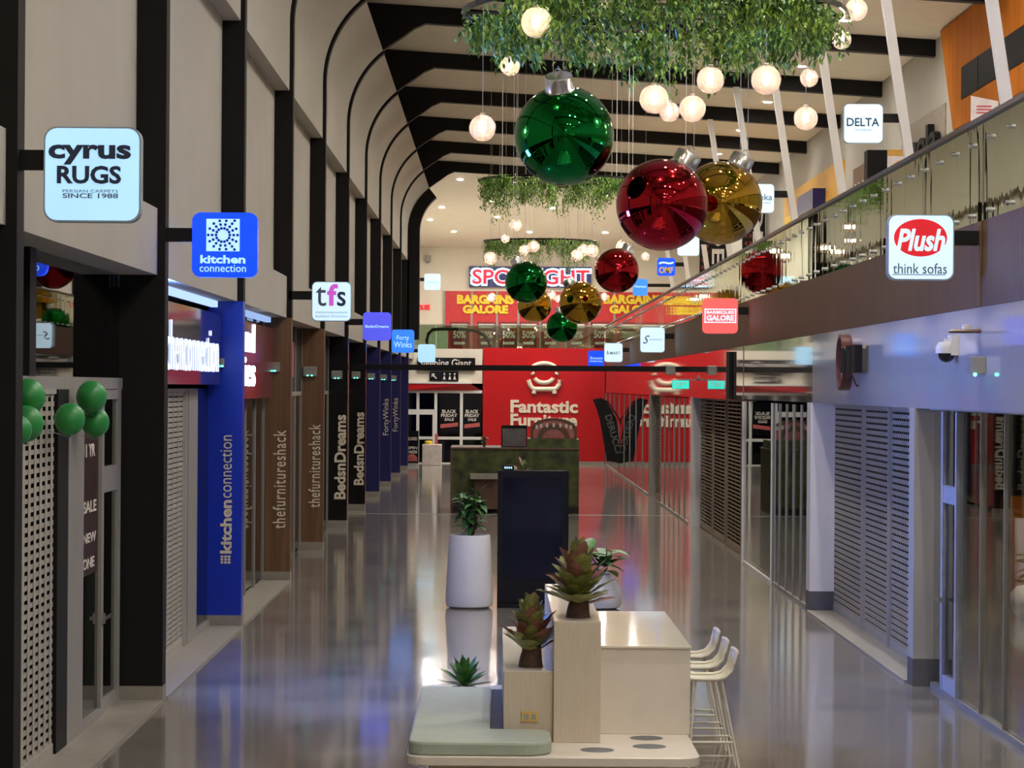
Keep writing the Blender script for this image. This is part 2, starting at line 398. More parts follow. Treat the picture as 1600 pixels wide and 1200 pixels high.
# portals behind the viewer, seen only in reflections
mb = MB()
for n in range(-6, 0):
    y = YN(n)
    mb.prism([(-3.2, zc(-3.2)), (9.85, zc(9.85)), (9.85, zc(9.85)-.38), (-1.64, zc(-1.64)-.38), (-2.62, 10.74), (-3.2, 11.0)], 'Y', y, y+.3)
    if n < -1: mb.box(XS, XC, y, y+.3, 0, 4.3); mb.box(XR, XC, y, y+.3, 4.3, 8)
struct('trim_2', mb, 'black')
struct('trim_3', MB().box(-3.78, 4.9, 66.9, 67.06, 0, .004), 'stone')       # pale joint across the floor

# ------------------------------------------------------------------ portal frames along the left wall
def vtext(mb, body, px0, px1, py0, py1, Y, bold=0.0, depth=.012):
    a = P(px1, py1, Y); b = P(px0, py0, Y)      # bottom right / top left: reads upward
    mb.text(body, (a.x, Y, a.z), Z3, -X3, b.z-a.z, a.x-b.x, depth, bold)
clad = {-1: ('black', 'nearest black portal frame, cut by the left picture edge beside the rug sign'),
        0: ('black', 'black portal frame with plain wide column between grille shop and lit kitchen shop'),
        1: ('blue', 'portal frame whose column is clad in royal blue with white vertical lettering'),
        2: ('wood', 'portal frame with timber-clad column, the nearer of the two wooden ones'),
        3: ('wood', 'portal frame with timber-clad column, the farther of the two wooden ones'),
        4: ('blackgloss', 'portal frame with glossy black column and cream lettering, nearer of the lettered black pair'),
        5: ('blackgloss', 'portal frame with glossy black column and cream lettering, farther of the lettered black pair'),
        6: ('navy', 'portal frame with plain navy column just past the lettered black pair'),
        7: ('navy', 'portal frame with navy column and pale lettering, nearer of the lettered navy pair'),
        8: ('navy', 'portal frame with navy column and pale lettering, farther of the lettered navy pair'),
        9: ('navy', 'last portal frame with deep black arch and plain navy column near the far shop')}
VT = {1: [('connection', 344.5, 362, 680, 778, 'creamletter', 0), ('kitchen', 344.5, 362, 781, 865, 'creamletter', .035)],
      2: [('thefurnitureshack', 427, 446, 672, 826, 'creamletter', .008)], 3: [('thefurnitureshack', 482.5, 500, 663, 793, 'creamletter', .008)],
      4: [('BedsnDreams', 523, 540, 648, 780, 'creamletter', .03)], 5: [('BedsnDreams', 553.5, 568.5, 644, 758, 'creamletter', .03)],
      7: [('FortyWinks', 598.5, 609.5, 623, 680, 'creamletter', 0)], 8: [('FortyWinks', 614, 624, 622, 674, 'creamletter', 0)]}
for n in range(-1, 10):
    y = YN(n); y1 = y+.28
    t = thing('portal_frame', clad[n][1], 'steel frame', (XC-.2, y, 0), 'portal frames along the hall')
    part('plinth', MB().box(XS, XC+.006, y-.006, y1, 0, .16), 'stone', t)
    pc = part('column_cladding', MB().box(XS, XC, y, y1, .16, 4.30), clad[n][0], t)
    part('column', MB().box(XF, XC, y, y1, 4.30, 4.97).box(XR, XC, y, y1, 4.97, 8.0), 'black', t)
    thick = .06 if n < 9 else .45; zb_ = 8.0 if n < 9 else 4.97
    yy = y1 if n < 9 else y+.8
    ri = [(-1.30+(2.1-thick)*math.cos(math.radians(180-a)), 9.1+(2.1-thick)*math.sin(math.radians(180-a))) for a in [51.8*i/14 for i in range(15)]]
    part('arch_rib', MB().prism([(XT, zb_), (XT+thick, zb_)]+ri+arc[::-1], 'Y', y, yy), 'black', t, True)
    hb = [(-1.64, zc(-1.64)-.38), (-1.9, 11.26), (-2.14, 11.08), (-2.32, 10.96), (-2.62, 10.74), (-2.75, 10.82), (-3.2, 11.0)]
    part('ceiling_beam', MB().prism([(-3.2, zc(-3.2)), (9.85, zc(9.85)), (9.85, zc(9.85)-.38)]+hb, 'Y', y, y+.3), 'black', t)
    if n in VT:
        for body, a, b, c, d, m, bo in VT[n]:
            tb = MB(); vtext(tb, body, a, b, c, d, y-.001, bo); part('lettering', tb, m, pc)
    if n == 1:
        a = P(344.5, 867, y); b = P(361, 881, y)
        tb = MB()
        for i in range(3):
            for j in range(3):
                x0 = a.x+(b.x-a.x)*(i+.08)/3; x1 = a.x+(b.x-a.x)*(i+.8)/3
                z0 = b.z+(a.z-b.z)*(j+.08)/3; z1 = b.z+(a.z-b.z)*(j+.8)/3
                tb.box(x0, x1, y-.012, y, z0, z1)
        part('emblem', tb, 'creamletter', pc)

# ------------------------------------------------------------------ roller shutters and shopfronts
def shutter(label, X, side, y0, y1, z0, z1, m, guides=(), pitch=.078, solid=.040, hole=.27, link=.42):
    # side +1: hall lies towards -X ; -1: hall lies towards +X
    t = thing('roller_shutter', label, 'roller shutter', (X, (y0+y1)/2, z0))
    cb = MB(); xx = X+side*.016; z = z0+.12
    while z < z1-.03:
        cb.box(X, xx, y0, y1, z, z+solid)
        k = y0+.02
        while k < y1:
            cb.box(X-side*.006, X-side*.003, k, min(k+hole*link, y1), z+solid*.5, z+pitch+solid*.5); k += hole
        z += pitch
    part('slat_curtain', cb, m, t)
    part('bottom_bar', MB().box(X-side*.01, xx+side*.01, y0, y1, z0+.005, z0+.12), m, t)
    for g in guides: part('guide_rail', MB().box(X-side*.04, xx, g-.035, g+.035, z0, z1), m, t)
    part('head_rail', MB().box(X-side*.02, xx+side*.02, y0, y1, z1-.04, z1), m, t)
    return t
GZ = 3.15
# bay A, nearest left shop
struct('window_1', MB().box(XS-.02, XS, 18.95, 26.98, 3.26, 4.30), 'glass')
mt = MB().box(XS-.06, XS+.04, 18.95, 27.0, 3.15, 3.26)
struct('trim_4', mt, 'greyframe')
struct('trim_5', MB().box(XS-.02, XS+.05, 21.55, 21.85, 3.26, 4.30), 'black')
shutter('grey punched roller shutter of the nearest left shop beside the green balloons', XS+.02, -1, 20.85, 22.95, 0, GZ, 'shutter', (20.88,))
solo('shop_post', MB().box(XS-.1, XS+.05, 22.98, 23.55, 0, GZ), 'black', 'black square post between the grille and the pale door frame on the left', 'post', (XS, 23.2, 0))
t = thing('shop_door', 'narrow glass shop door with pale grey frame and dark notice on the left', 'door', (XS, 25, 0))
part('jamb', MB().box(XS-.05, XS+.05, 23.58, 24.45, 0, GZ), 'greyframe', t)
part('glass_panel', MB().box(XS-.01, XS+.01, 24.45, 25.62, .1, GZ), 'darkglass', t)
part('sill', MB().box(XS-.05, XS+.05, 24.45, 25.62, 0, .1), 'greyframe', t)
nt_ = part('notice', MB().box(XS+.011, XS+.018, 24.52, 25.5, 1.42, 2.75), mat('maroon_notice', S(54, 26, 28), .4), t, label='dark maroon notice with white lines of writing')
nb = MB()
for k, (body, zt, hh, w0) in enumerate((('11 YR', 2.52, .12, .7), ('SALE', 2.0, .11, .8), ('NEW', 1.72, .09, .8), ('ONE', 1.48, .1, .7))):
    nb.text(body, (XS+.019, 24.6, zt), Y3, Z3, w0, hh, .004, .02)
part('lettering', nb, 'paper', nt_)
dl = part('door_leaf', MB().box(XS-.03, XS+.04, 25.64, 25.78, 0, GZ).box(XS-.03, XS+.04, 26.72, 26.92, 0, GZ).box(XS-.025, XS+.035, 25.78, 26.72, .005, .16)
     .box(XS-.025, XS+.035, 25.78, 26.72, 2.15, 2.4).box(XS-.025, XS+.035, 25.78, 26.72, 3.05, GZ-.005), 'greyframe', t)
part('door_glass', MB().box(XS-.01, XS+.01, 25.78, 26.72, .16, 3.05), 'darkglass', dl)
part('door_handle', MB().box(XS+.04, XS+.07, 25.70, 25.73, .9, 1.0).box(XS+.07, XS+.085, 25.62, 26.1, .94, .97), 'steel', dl)
# thresholds
struct('trim_6', MB().box(XS-.1, XC+.02, 19, 26.98, 0, .025), 'stone')
struct('trim_6', MB().box(XS-.1, XC+.02, 27.3, 35.32, 0, .025), 'stone')
struct('trim_6', MB().box(XS-.1, XC+.02, 35.65, 43.65, 0, .025), 'stone')
t = thing('fill_lamp', 'added unseen dim round ceiling lamp inside the nearest left shop behind the grille', 'lamp', (-5.4, 23.5, 4.34))  # unseen lamp added to brighten the shop behind the grille
part('lens', MB().lathe((-5.4, 23.5, 4.33), [(0, 0), (.12, 0), (.12, .02)], 20), emis('left_shop_fill_lamp', (.9, 1, .9), 60), t)
# bay B, blue lit shop
shutter('grey slatted roller shutter of the blue lit shop, left side', XS+.02, -1, 27.35, 32.55, 0, GZ, 'shutter', (29.9, 32.5), .06, .045, .5, .12)
t = thing('glass_shopfront', 'blue tinted glass shopfront with pale grey post beside the blue column', 'shopfront', (XS, 34, 0))
part('post', MB().box(XS-.05, XS+.05, 32.75, 33.75, 0, GZ), 'greyframe', t)
part('glass_panel', MB().box(XS-.01, XS+.01, 33.75, 35.33, .1, GZ), 'darkglass', t)
part('window_film', MB().box(XS-.03, XS-.02, 33.78, 35.3, .5, 2.5), 'blue', t, label='blue film behind the glass')
part('sill', MB().box(XS-.05, XS+.05, 33.75, 35.33, 0, .1), 'greyframe', t)
t = thing('shop_sign', 'long navy gloss header sign with white lit lettering above the blue lit shop', 'shop sign', (-3.62, 31.3, 3.2))
part('panel', MB().box(-3.78, -3.62, 27.35, 35.25, 3.2, 4.12), 'navygloss', t)
tb = MB(); tb.text('kitchenconnection', (-3.615, 28.45, 3.36), Y3, Z3, 6.4, .56, .012, 0); part('lit_lettering', tb, 'letterlit', t)
part('blue_fill_box', MB().box(-3.625, -3.60, 27.42, 28.3, 3.24, 4.1), emis('fill_box_blue', (.14, .30, 1), 255), t, label='added bright blue light box, unseen behind the black column')  # unseen blue light source added to tint the right wall, not a real emblem
solo('light_strip', MB().box(-3.74, -3.66, 27.4, 35.2, 4.215, 4.295), 'ledwhite', 'cool blue white light strip under the fascia over the lit shop sign', 'light strip', (-3.7, 31.3, 4.215))
# bay C, magenta header
t = thing('shop_sign', 'magenta header sign with white lit letters in two lines past the blue column', 'shop sign', (-3.62, 40, 3.2))
part('panel', MB().box(-3.78, -3.62, 35.75, 43.5, 3.0, 4.12), 'glow_header', t)
tb = MB(); tb.text('nd', (-3.615, 38.6, 3.68), Y3, Z3, 1.5, .42, .012, .01); tb.text('ies', (-3.615, 38.5, 3.18), Y3, Z3, 1.7, .42, .012, .01)
part('lit_lettering', tb, emis('lit_letter_small', (.6, .66, 1), 6), t)
solo('light_strip', MB().box(-3.74, -3.66, 35.8, 43.5, 4.215, 4.295), emis('cool_led_dim', (.4, .58, 1), .9), 'dim cool light strip under the fascia over the magenta sign', 'light strip', (-3.7, 39.6, 4.215))
# generic glass bays further on
for n in range(1, 10):
    y0, y1 = YN(n)+.3, YN(n+1)-.02 if n < 9 else 111
    t = thing('glass_shopfront', 'dark glass shopfront with slim grey frames, %s from the blue column' % ORD[n-1], 'shopfront', (XS, (y0+y1)/2, 0), 'left glass shopfronts')
    part('glass_panel', MB().box(XS-.01, XS+.01, y0, y1, .08, 4.28), 'darkglass', t)
    k = 5
    for i in range(k+1):
        yy = y0+(y1-y0)*i/k
        part('mullion', MB().box(XS-.03, XS+.035, max(y0, yy-.03), min(y1, yy+.03), 0, 4.28), 'greyframe', t)
    part('transom', MB().box(XS-.03, XS+.035, y0, y1, 3.0, 3.08), 'greyframe', t)
    if n > 1: part('header', MB().box(XS-.02, XS+.02, y0, y1, 3.08, 4.28), 'dark', t)
solo('pink_reflection', MB().box(XS+.012, XS+.03, 45.5, 50, 3.35, 4.0), mat('hot_pink', S(200, 40, 110), .4), 'hot pink reflection painted as a panel over the glass between the two wooden columns', 'poster', (XS, 47.5, 3.35))  # pink reflection in the glass, drawn as a coloured panel
# emergency light boxes with green leds on the left columns
for i, n in enumerate(range(1, 9)):
    y = YN(n)
    q = {1: (340, 351, 560, 574), 2: (415, 438, 566, 581), 3: (474, 495, 573, 588), 4: (518, 535, 579, 592)}.get(n)
    if q is None:
        c = P(0, 0, y); x0, x1, z0, z1 = -3.7, -3.48, 3.38, 3.56
    else:
        a = P(q[0], q[3], y); b = P(q[1], q[2], y); x0, x1, z0, z1 = a.x, b.x, a.z, b.z
    t = thing('sensor_box', 'small grey wall box with green lights on the %s left column from the blue one' % ORD[i], 'sensor box', ((x0+x1)/2, y, z0), 'sensor boxes on the left columns')
    part('housing', MB().box(x0, x1, y-.1, y-.001, z0, z1), 'greyframe', t, bevel=.01)
    for xi in (x0*.6+x1*.4-.03, x0*.4+x1*.6): part('indicator', MB().box(xi, xi+.03, y-.11, y-.1, z0+.005, z0+.025), 'led', t)

# ------------------------------------------------------------------ right side lower shopfronts
RG = 4.73
t = thing('glass_shopfront', 'tall clear glass shopfront with pale blue grey frames at the right edge', 'shopfront', (RG, 26, 0))
ys = [28.85, 28.2, 27.25, 26.0, 24.78, 23.6, 22.4, 21.2]
for a, b in zip(ys[1:-1], ys[2:]):
    if a == 28.2: continue
    part('glass_panel', MB().box(RG-.01, RG+.01, b, a, .06, 2.975), 'clearglass', t)
part('glass_panel', MB().box(RG-.01, RG+.01, 28.2, 28.85, .06, 2.975), 'clearglass', t)
for yy in ys[3:]: part('mullion', MB().box(RG-.03, RG+.03, yy-.016, yy+.016, 0, 2.975), 'greyframe', t)
part('sill', MB().box(RG-.04, RG+.04, 21.2, 28.85, 0, .06), 'greyframe', t)
part('head_frame', MB().box(RG-.06, RG+.06, 21.2, 28.85, 2.98, 2.998), 'greyframe', t)
t = thing('shop_door', 'framed glass shop door with lever handle in the right glass shopfront', 'door', (RG, 27.7, 0))
part('frame', MB().box(RG-.045, RG+.03, 28.08, 28.2, .062, 2.97).box(RG-.045, RG+.03, 27.25, 27.35, .062, 2.97).box(RG-.04, RG+.025, 27.352, 28.078, 2.02, 2.2)
     .box(RG-.04, RG+.025, 27.352, 28.078, .065, .22), mat('pale_blue_grey', S(176, 182, 200), .4), t)
part('glass_panel', MB().box(RG-.01, RG+.01, 27.35, 28.08, .22, 2.98), 'glass', t)
part('door_handle', MB().box(RG-.09, RG-.04, 28.1, 28.13, .98, 1.02).box(RG-.1, RG-.085, 27.95, 28.3, .985, 1.01), 'steel', t)
def rcol(label, y0, y1, x1, m='white', p='darkstone', x0=RX):
    t = thing('column', label, 'column', ((x0+x1)/2, (y0+y1)/2, 0))
    part('plinth', MB().box(x0-.004, x1+.004, y0-.004, y1, 0, .3), p, t)
    part('shaft', MB().box(x0, x1, y0, y1, .3, 3.0), m, t)
rcol('cream white square column between the right glass shopfront and slatted shutter', 28.88, 29.25, 4.9, 'cream')
rcol('white square column at the far end of the nearer right shutter', 38.4, 38.85, 4.86)
rcol('pale square column at the far end of the brown shutter', 62.0, 62.6, 4.86, 'whitegloss', 'whitegloss')
rcol('slim grey column far along the right between small shutter and red reflections', 78.6, 79.0, 4.8, 'greyframe', 'greyframe')
shutter('grey slatted roller shutter between the two white right columns', 4.86, 1, 29.2, 38.4, 0, 3.0, 'shutter', (32.95, 35.3), .078, .048, .16, .08)
struct('trim_6', MB().box(4.47, 4.98, 29.25, 38.4, 0, .03), 'stone')
shutter('brown slatted roller shutter in the middle of the right wall', 4.74, 1, 49.15, 62.0, 0, 2.98, 'bronze', (51.3, 54.9, 58.2), .078, .032, .9, .04)
shutter('small distant roller shutter far along the right wall', 4.70, 1, 74.0, 78.6, 0, 2.98, 'bronze', (), .085, .034, .6, .1)
def rglass(label, X, y0, y1, k, z1=2.96, m='darkglass', fr='greyframe', w=.02):
    t = thing('glass_shopfront', label, 'shopfront', (X, (y0+y1)/2, 0))
    part('glass_panel', MB().box(X-.01, X+.01, y0, y1, .05, z1), m, t)
    for i in range(k+1):
        yy = y0+(y1-y0)*i/k; part('mullion', MB().box(X-w-.01, X+.03, max(y0, yy-w), min(y1, yy+w), 0, z1), fr, t)
    part('sill', MB().box(X-.03, X+.03, y0, y1, 0, .05), fr, t)
rglass('dark glass stacked panels beside the far white right column', 4.56, 38.86, 43.9, 5)
rglass('clear glass pane with pale frame before the brown shutter', 4.56, 43.9, 49.1, 1, 2.96, 'glass', 'white', .04)
rglass('glass shopfront mirroring the red wall beyond the brown shutter', 4.56, 62.6, 74.0, 6)
rglass('furthest right glass shopfront beside the black feather flag', 4.56, 79.0, 110.9, 8)
solo('wall_slot', MB().box(4.46, 4.52, 51.3, 52.0, 2.99, 3.9), 'black', 'dark vertical slot in the right header above the brown shutter', 'slot', (4.5, 51.6, 3.0))
struct('wall_right', MB().box(9.0, 9.1, 20, 60, 0, 4.4), 'stone')
struct('wall_right', MB().box(4.95, 9.7, 43.5, 43.6, 0, 4.4), 'dark')
struct('ceiling', MB().box(4.95, 9.7, 20, 111, 3.2, 3.3), 'dark')
solo('pouf', MB().lathe((7.6, 37.7, 0), [(0, 0), (.24, 0), (.31, .08), (.36, .22), (.34, .34), (.26, .44), (0, .46)], 28), 'pot', 'white round pouf inside the right glass shop', 'pouf', (7.6, 37.7, 0), smooth=True)
solo('timber_counter', MB().box(7.68, 8.9, 40.2, 40.8, 0, 1.6), 'orange', 'orange timber counter inside the right glass shop behind the pouf', 'counter', (8.3, 40.5, 0))
t = thing('fill_lamp', 'added unseen round lamp in the ceiling inside the right glass shop', 'lamp', (7.4, 37.0, 3.2))  # unseen lamp added to light the pouf
part('lens', MB().lathe((7.4, 37.0, 3.17), [(0, 0), (.12, 0), (.12, .03)], 20), emis('shop_fill_lamp', (1, .8, .55), 420), t)
for (X, Y, lab) in ((6.4, 24.0, 'nearest'), (6.4, 28.0, 'second'), (6.4, 33.0, 'third')):  # unseen lamps added to brighten the interior behind the glass
    t = thing('fill_lamp', 'added unseen dim round ceiling lamp inside the right glass shop, %s from the front' % lab, 'lamp', (X, Y, 3.17))
    part('lens', MB().lathe((X, Y, 3.17), [(0, 0), (.12, 0), (.12, .03)], 20), emis('shop_fill_lamp_dim', (1, .85, .65), 110), t)
# ring logo on the right header
t = thing('ring_sign', 'brown ring logo with white inner face and black letters on the right header', 'shop sign', (4.45, 34.3, 3.2))
cy_, cz_ = 34.4, 3.54
rb = MB(); n = 40; v = []; f = []
for k in range(n):
    a = 2*math.pi*k/n
    for r, x in ((.36, 4.40), (.36, 4.53), (.315, 4.53), (.315, 4.40)): v.append((x, cy_+r*math.cos(a), cz_+r*math.sin(a)))
for k in range(n):
    for j in range(4): f.append((k*4+j, k*4+(j+1) % 4, ((k+1) % n)*4+(j+1) % 4, ((k+1) % n)*4+j))
rb.add(v, f); part('ring', rb, mat('ring_brown', S(92, 44, 34), .3), t, True)
cb = MB().prism([(cy_+.315*math.cos(2*math.pi*k/32), cz_+.315*math.sin(2*math.pi*k/32)) for k in range(32)], 'X', 4.46, 4.53)
part('inner_face', cb, 'white', t)
tb = MB(); tb.text('ill', (4.45, 33.95, 3.40), -Y3, Z3, 1.35, .34, .09, .05); part('lettering', tb, 'black', t)
tb = MB().tube([(4.47, 33.95-.1*i, 3.30+.06*math.sin(i*.6)) for i in range(9)], .012, 6); part('swoosh', tb, 'black', t)
# devices on the header
def dome():
    a = P(1468, 541, 26.5); X = 4.53; 
    t = thing('security_camera', 'white dome security camera on a wall arm under the right timber fascia', 'camera', (4.5, 26.4, 3.4))
    c = P(1479, 549, 26.4)
    part('arm', MB().box(c.x-.02, 4.53, 26.37, 26.43, c.z+.085, c.z+.125).box(4.46, 4.53, 26.28, 26.52, c.z-.04, c.z+.16), 'white', t)
    part('housing', MB().lathe(c, [(0, .10), (.08, .09), (.11, .04), (.11, -.02)], 20), 'white', t, True)
    part('lens_dome', MB().lathe(c, [(.085, -.02), (.075, -.07), (.045, -.10), (0, -.11)], 20), 'blackgloss', t, True)
dome()
c = P(1510, 518, 25.2)
t = thing('disc_antenna', 'flat dark disc antenna with white hub above the dome camera', 'antenna', c)
part('disc', MB().lathe(c, [(0, -.018), (.16, -.014), (.175, .0), (.15, .02), (0, .024)], 24), 'brown', t, True)
part('hub', MB().lathe(c, [(.045, -.012), (.045, .06), (0, .065)], 16).box(c.x, 4.53, c.y-.008, c.y+.008, c.z+.01, c.z+.025), 'white', t)
c = P(1530, 572, 25.0)
t = thing('sensor_box', 'grey wall box with green light beside the dome camera on the right header', 'sensor box', (4.48, 25.0, c.z), 'sensor boxes')
part('housing', MB().box(4.40, 4.53, 24.8, 25.08, c.z-.075, c.z+.085), 'greyframe', t, bevel=.008)
part('indicator', MB().sphere((4.43, 24.80, c.z-.08), .017, 8, 6), 'led', t)
# black rail across the hall, security camera and exit sign on its right end
yr = 62.5; zr = P(860, 575.5, yr).z
solo('cross_rail', MB().box(XC, RX+.02, yr-.04, yr+.04, zr-.065, zr+.065), 'black', 'long black rail spanning the whole hall above head height', 'rail', (.5, yr, zr-.065))
a = P(1040, 571, yr-.15)
solo('camera_box', MB().box(a.x, a.x+.22, yr-.3, yr-.04, a.z-.22, a.z), 'greyframe', 'grey box camera fixed on the right end of the black cross rail', 'camera', (a.x+.1, yr-.2, a.z-.2), bevel=.02)
a = P(1050, 594, 60); b = P(1077, 608, 60)
t = thing('exit_sign', 'green lit exit sign at the right header before the red reflections', 'exit sign', (a.x, 60, b.z))
part('case', MB().box(a.x, b.x, 60, 60.06, b.z, a.z), 'case', t)
part('face', MB().box(a.x+.01, b.x-.01, 59.99, 60, b.z+.01, a.z-.01), 's_green', t)
tb = MB(); tb.text('EXIT', (a.x+.1, 59.985, b.z+.05), X3, Z3, b.x-a.x-.15, a.z-b.z-.09, .004, .02); part('lettering', tb, 'white', t)
part('bracket', MB().box((a.x+b.x)/2-.01, 4.60, 60.02, 60.05, a.z, a.z+.03).box(4.5, 4.6, 60.02, 60.05, a.z, a.z+.12), 'greyframe', t)

# ------------------------------------------------------------------ gallery: balustrade, posts, wall panels
t = thing('glass_balustrade', 'long glass balustrade with dark handrail along the right gallery edge', 'balustrade', (RX, 60, 4.7))
y = 17.0
while y < 110.5:
    part('glass_panel', MB().add([(RX+.005, y+.002, 4.776), (RX+.005, min(y+1.898, 111), 4.776), (RX+.005, min(y+1.898, 111), 5.70), (RX+.005, y+.002, 5.70)], [(0, 1, 2, 3)]), 'balglass', t); y += 1.9
part('handrail', MB().box(RX-.03, RX+.045, 17, 111, 5.70, 5.745), mat('rail_brown', S(96, 86, 80), .4, .4), t)
rest = MB()
for i in range(98):
    yy = 17.9+.95*i
    for z in (4.85, 5.52):
        if i < 50: part('standoff', MB().tube([(RX-.035, yy, z), (RX+.05, yy, z)], .024, 10), 'chrome', t, True)
        else: rest.tube([(RX-.035, yy, z), (RX+.05, yy, z)], .024, 6)
o = part('standoff', rest, 'chrome', t, True); o['kind'] = 'stuff'
for n in range(1, 10):
    y = YN(n)
    mb = MB(); w2 = .075
    b0, b1 = (7.05, 4.72), (7.05-.153*6.2, 10.92)
    mb.add([(b0[0]-w2, y-w2, b0[1]), (b0[0]+w2, y-w2, b0[1]), (b0[0]+w2, y+w2, b0[1]), (b0[0]-w2, y+w2, b0[1]),
            (b1[0]-w2, y-w2, b1[1]), (b1[0]+w2, y-w2, b1[1]), (b1[0]+w2, y+w2, b1[1]), (b1[0]-w2, y+w2, b1[1])],
           [(0, 3, 2, 1), (4, 5, 6, 7), (0, 1, 5, 4), (1, 2, 6, 5), (2, 3, 7, 6), (3, 0, 4, 7)])
    solo('leaning_post', mb, 'postwhite', 'white leaning post on the right gallery, %s from the front' % ORD[n-1], 'post', (7.05, y, 4.72), 'leaning gallery posts')
XW = 9.85
t = thing('shopfront_cladding', 'orange timber cladding with black slot window at the upper right corner', 'shopfront', (XW-.1, 54, 8.7))
part('panel', MB().prism([(40, 8.72), (57.0, 8.72), (58.7, 11.05), (40, 11.05)], 'X', XW-.18, XW), 'orange', t)
part('slot_window', MB().box(XW-.2, XW-.17, 40, 55.9, 9.25, 9.92), mat('slot_black', S(9, 8, 8), .6, spec=.1), t)
for yy in (44, 46.5, 49, 51.5, 54): part('mullion', MB().box(XW-.21, XW-.2, yy-.04, yy+.04, 9.25, 9.92), 'black', t)
t = thing('shopfront_cladding', 'ochre wall cladding past the second leaning post on the gallery', 'shopfront', (XW-.1, 83, 4.72))
part('panel', MB().box(XW-.12, XW, 76, 91, 4.72, 9.7), 'yellow', t)
part('sign_box', MB().box(XW-.5, XW-.12, 79.5, 83.6, 8.55, 9.15), 'navy', t)
part('sign_panel', MB().box(XW-.4, XW-.12, 83.9, 88, 8.3, 8.8), mat('sign_yellow', S(236, 200, 30), .5), t)
t = thing('shop_sign', 'dark raised letters on a taupe panel on the cream gallery wall', 'shop sign', (XW-.05, 61.5, 8.2))
part('backing', MB().box(XW-.03, XW, 58.9, 64, 8.2, 9.5), mat('taupe', S(150, 138, 124), .6), t)
tb = MB(); tb.text('Imola', (XW-.04, 64.2, 8.45), -Y3, Z3, 5.0, .72, .14, .03); part('lettering', tb, 'black', t)
t = thing('wall_picture', 'dark timber framed shop display on the gallery wall below the white letter sign', 'picture', (XW-.1, 70.5, 8.0))
part('frame', MB().box(XW-.5, XW, 67.8, 68.4, 8.0, 9.25), 'black', t)
part('canvas', MB().box(XW-.12, XW, 68.4, 73.4, 8.0, 9.2), 'wood', t)
for k in range(6): part('slat', MB().box(XW-.15, XW-.12, 68.9+k*.75, 69.1+k*.75, 8.0, 8.75), 'paper', t)
def poster(label, q, Y, m, extra=None, tilt=0):
    a = P(q[0], q[3], Y); b = P(q[2], q[1], Y)
    t = thing('poster_stand', label, 'poster', ((a.x+b.x)/2, Y, 4.72))
    part('board', MB().add([(a.x, Y, a.z), (b.x, Y, a.z), (b.x, Y, b.z-tilt), (a.x, Y, b.z), (a.x, Y+.03, a.z), (b.x, Y+.03, a.z), (b.x, Y+.03, b.z-tilt), (a.x, Y+.03, b.z)],
         [(0, 1, 2, 3), (7, 6, 5, 4), (0, 4, 5, 1), (1, 5, 6, 2), (2, 6, 7, 3), (3, 7, 4, 0)]), m, t)
    part('pole', MB().tube([((a.x+b.x)/2, Y+.05, 4.74), ((a.x+b.x)/2, Y+.05, a.z+.1)], .02, 8), 'steel', t)
    part('foot', MB().box((a.x+b.x)/2-.2, (a.x+b.x)/2+.2, Y-.15, Y+.25, 4.72, 4.74), 'steel', t)
    if extra: extra(t, a, b)
def ex1(t, a, b):
    w_ = b.x-a.x; h_ = b.z-a.z
    mb = MB()
    for k in range(3): mb.box(a.x+.2*w_, a.x+.75*w_, a.y-.006, a.y, a.z+(.45+.1*k)*h_, a.z+(.5+.1*k)*h_)
    part('print', mb, 'pink', t)
poster('white poster with pink print on a stand near the orange cladding', (1517, 150, 1560, 200), 41, 'paper', ex1, .08)
def ex2(t, a, b):
    w_ = b.x-a.x; h_ = b.z-a.z
    part('print', MB().box(a.x, b.x, a.y-.006, a.y, a.z+.75*h_, b.z-.02*h_).tube([(a.x+.3*w_, a.y-.01, a.z+.4*h_), (a.x+.6*w_, a.y-.01, a.z+.55*h_)], .02, 6), 'yellow', t)
poster('orange and white poster on a stand under the white letter sign', (1387, 233, 1417, 275), 44.5, 'paper', ex2, .1)
# black banners with vertical letters
for k, (q, Y, lab) in enumerate(((( 1093, 345, 1136, 450), 104, 'black banner with vertical white letters behind the gold bauble, left one'), ((1160, 315, 1196, 420), 98, 'black banner with vertical white letters at the gallery, right one'))):
    a = P(q[0], q[3], Y); b = P(q[2], q[1], Y)
    t = thing('banner', lab, 'banner', ((a.x+b.x)/2, Y, 4.72), 'black gallery banners')
    part('panel', MB().box(a.x, b.x, Y, Y+.25, 4.72, b.z), 'black', t)
    tb = MB(); tb.text('DELI', (a.x+.45*(b.x-a.x), Y-.01, b.z-.1), -Z3, X3, 2.5, .45*(b.x-a.x), .01, .02); part('lettering', tb, 'paper', t)
    pm = MB()
    for i in range(9):
        for j in range(2): pm.box(a.x+.08+.16*j, a.x+.18+.16*j, Y-.006, Y, b.z-.2-.28*i, b.z-.06-.28*i)
    part('print', pm, mat('banner_rust', S(120, 40, 28), .6), t)
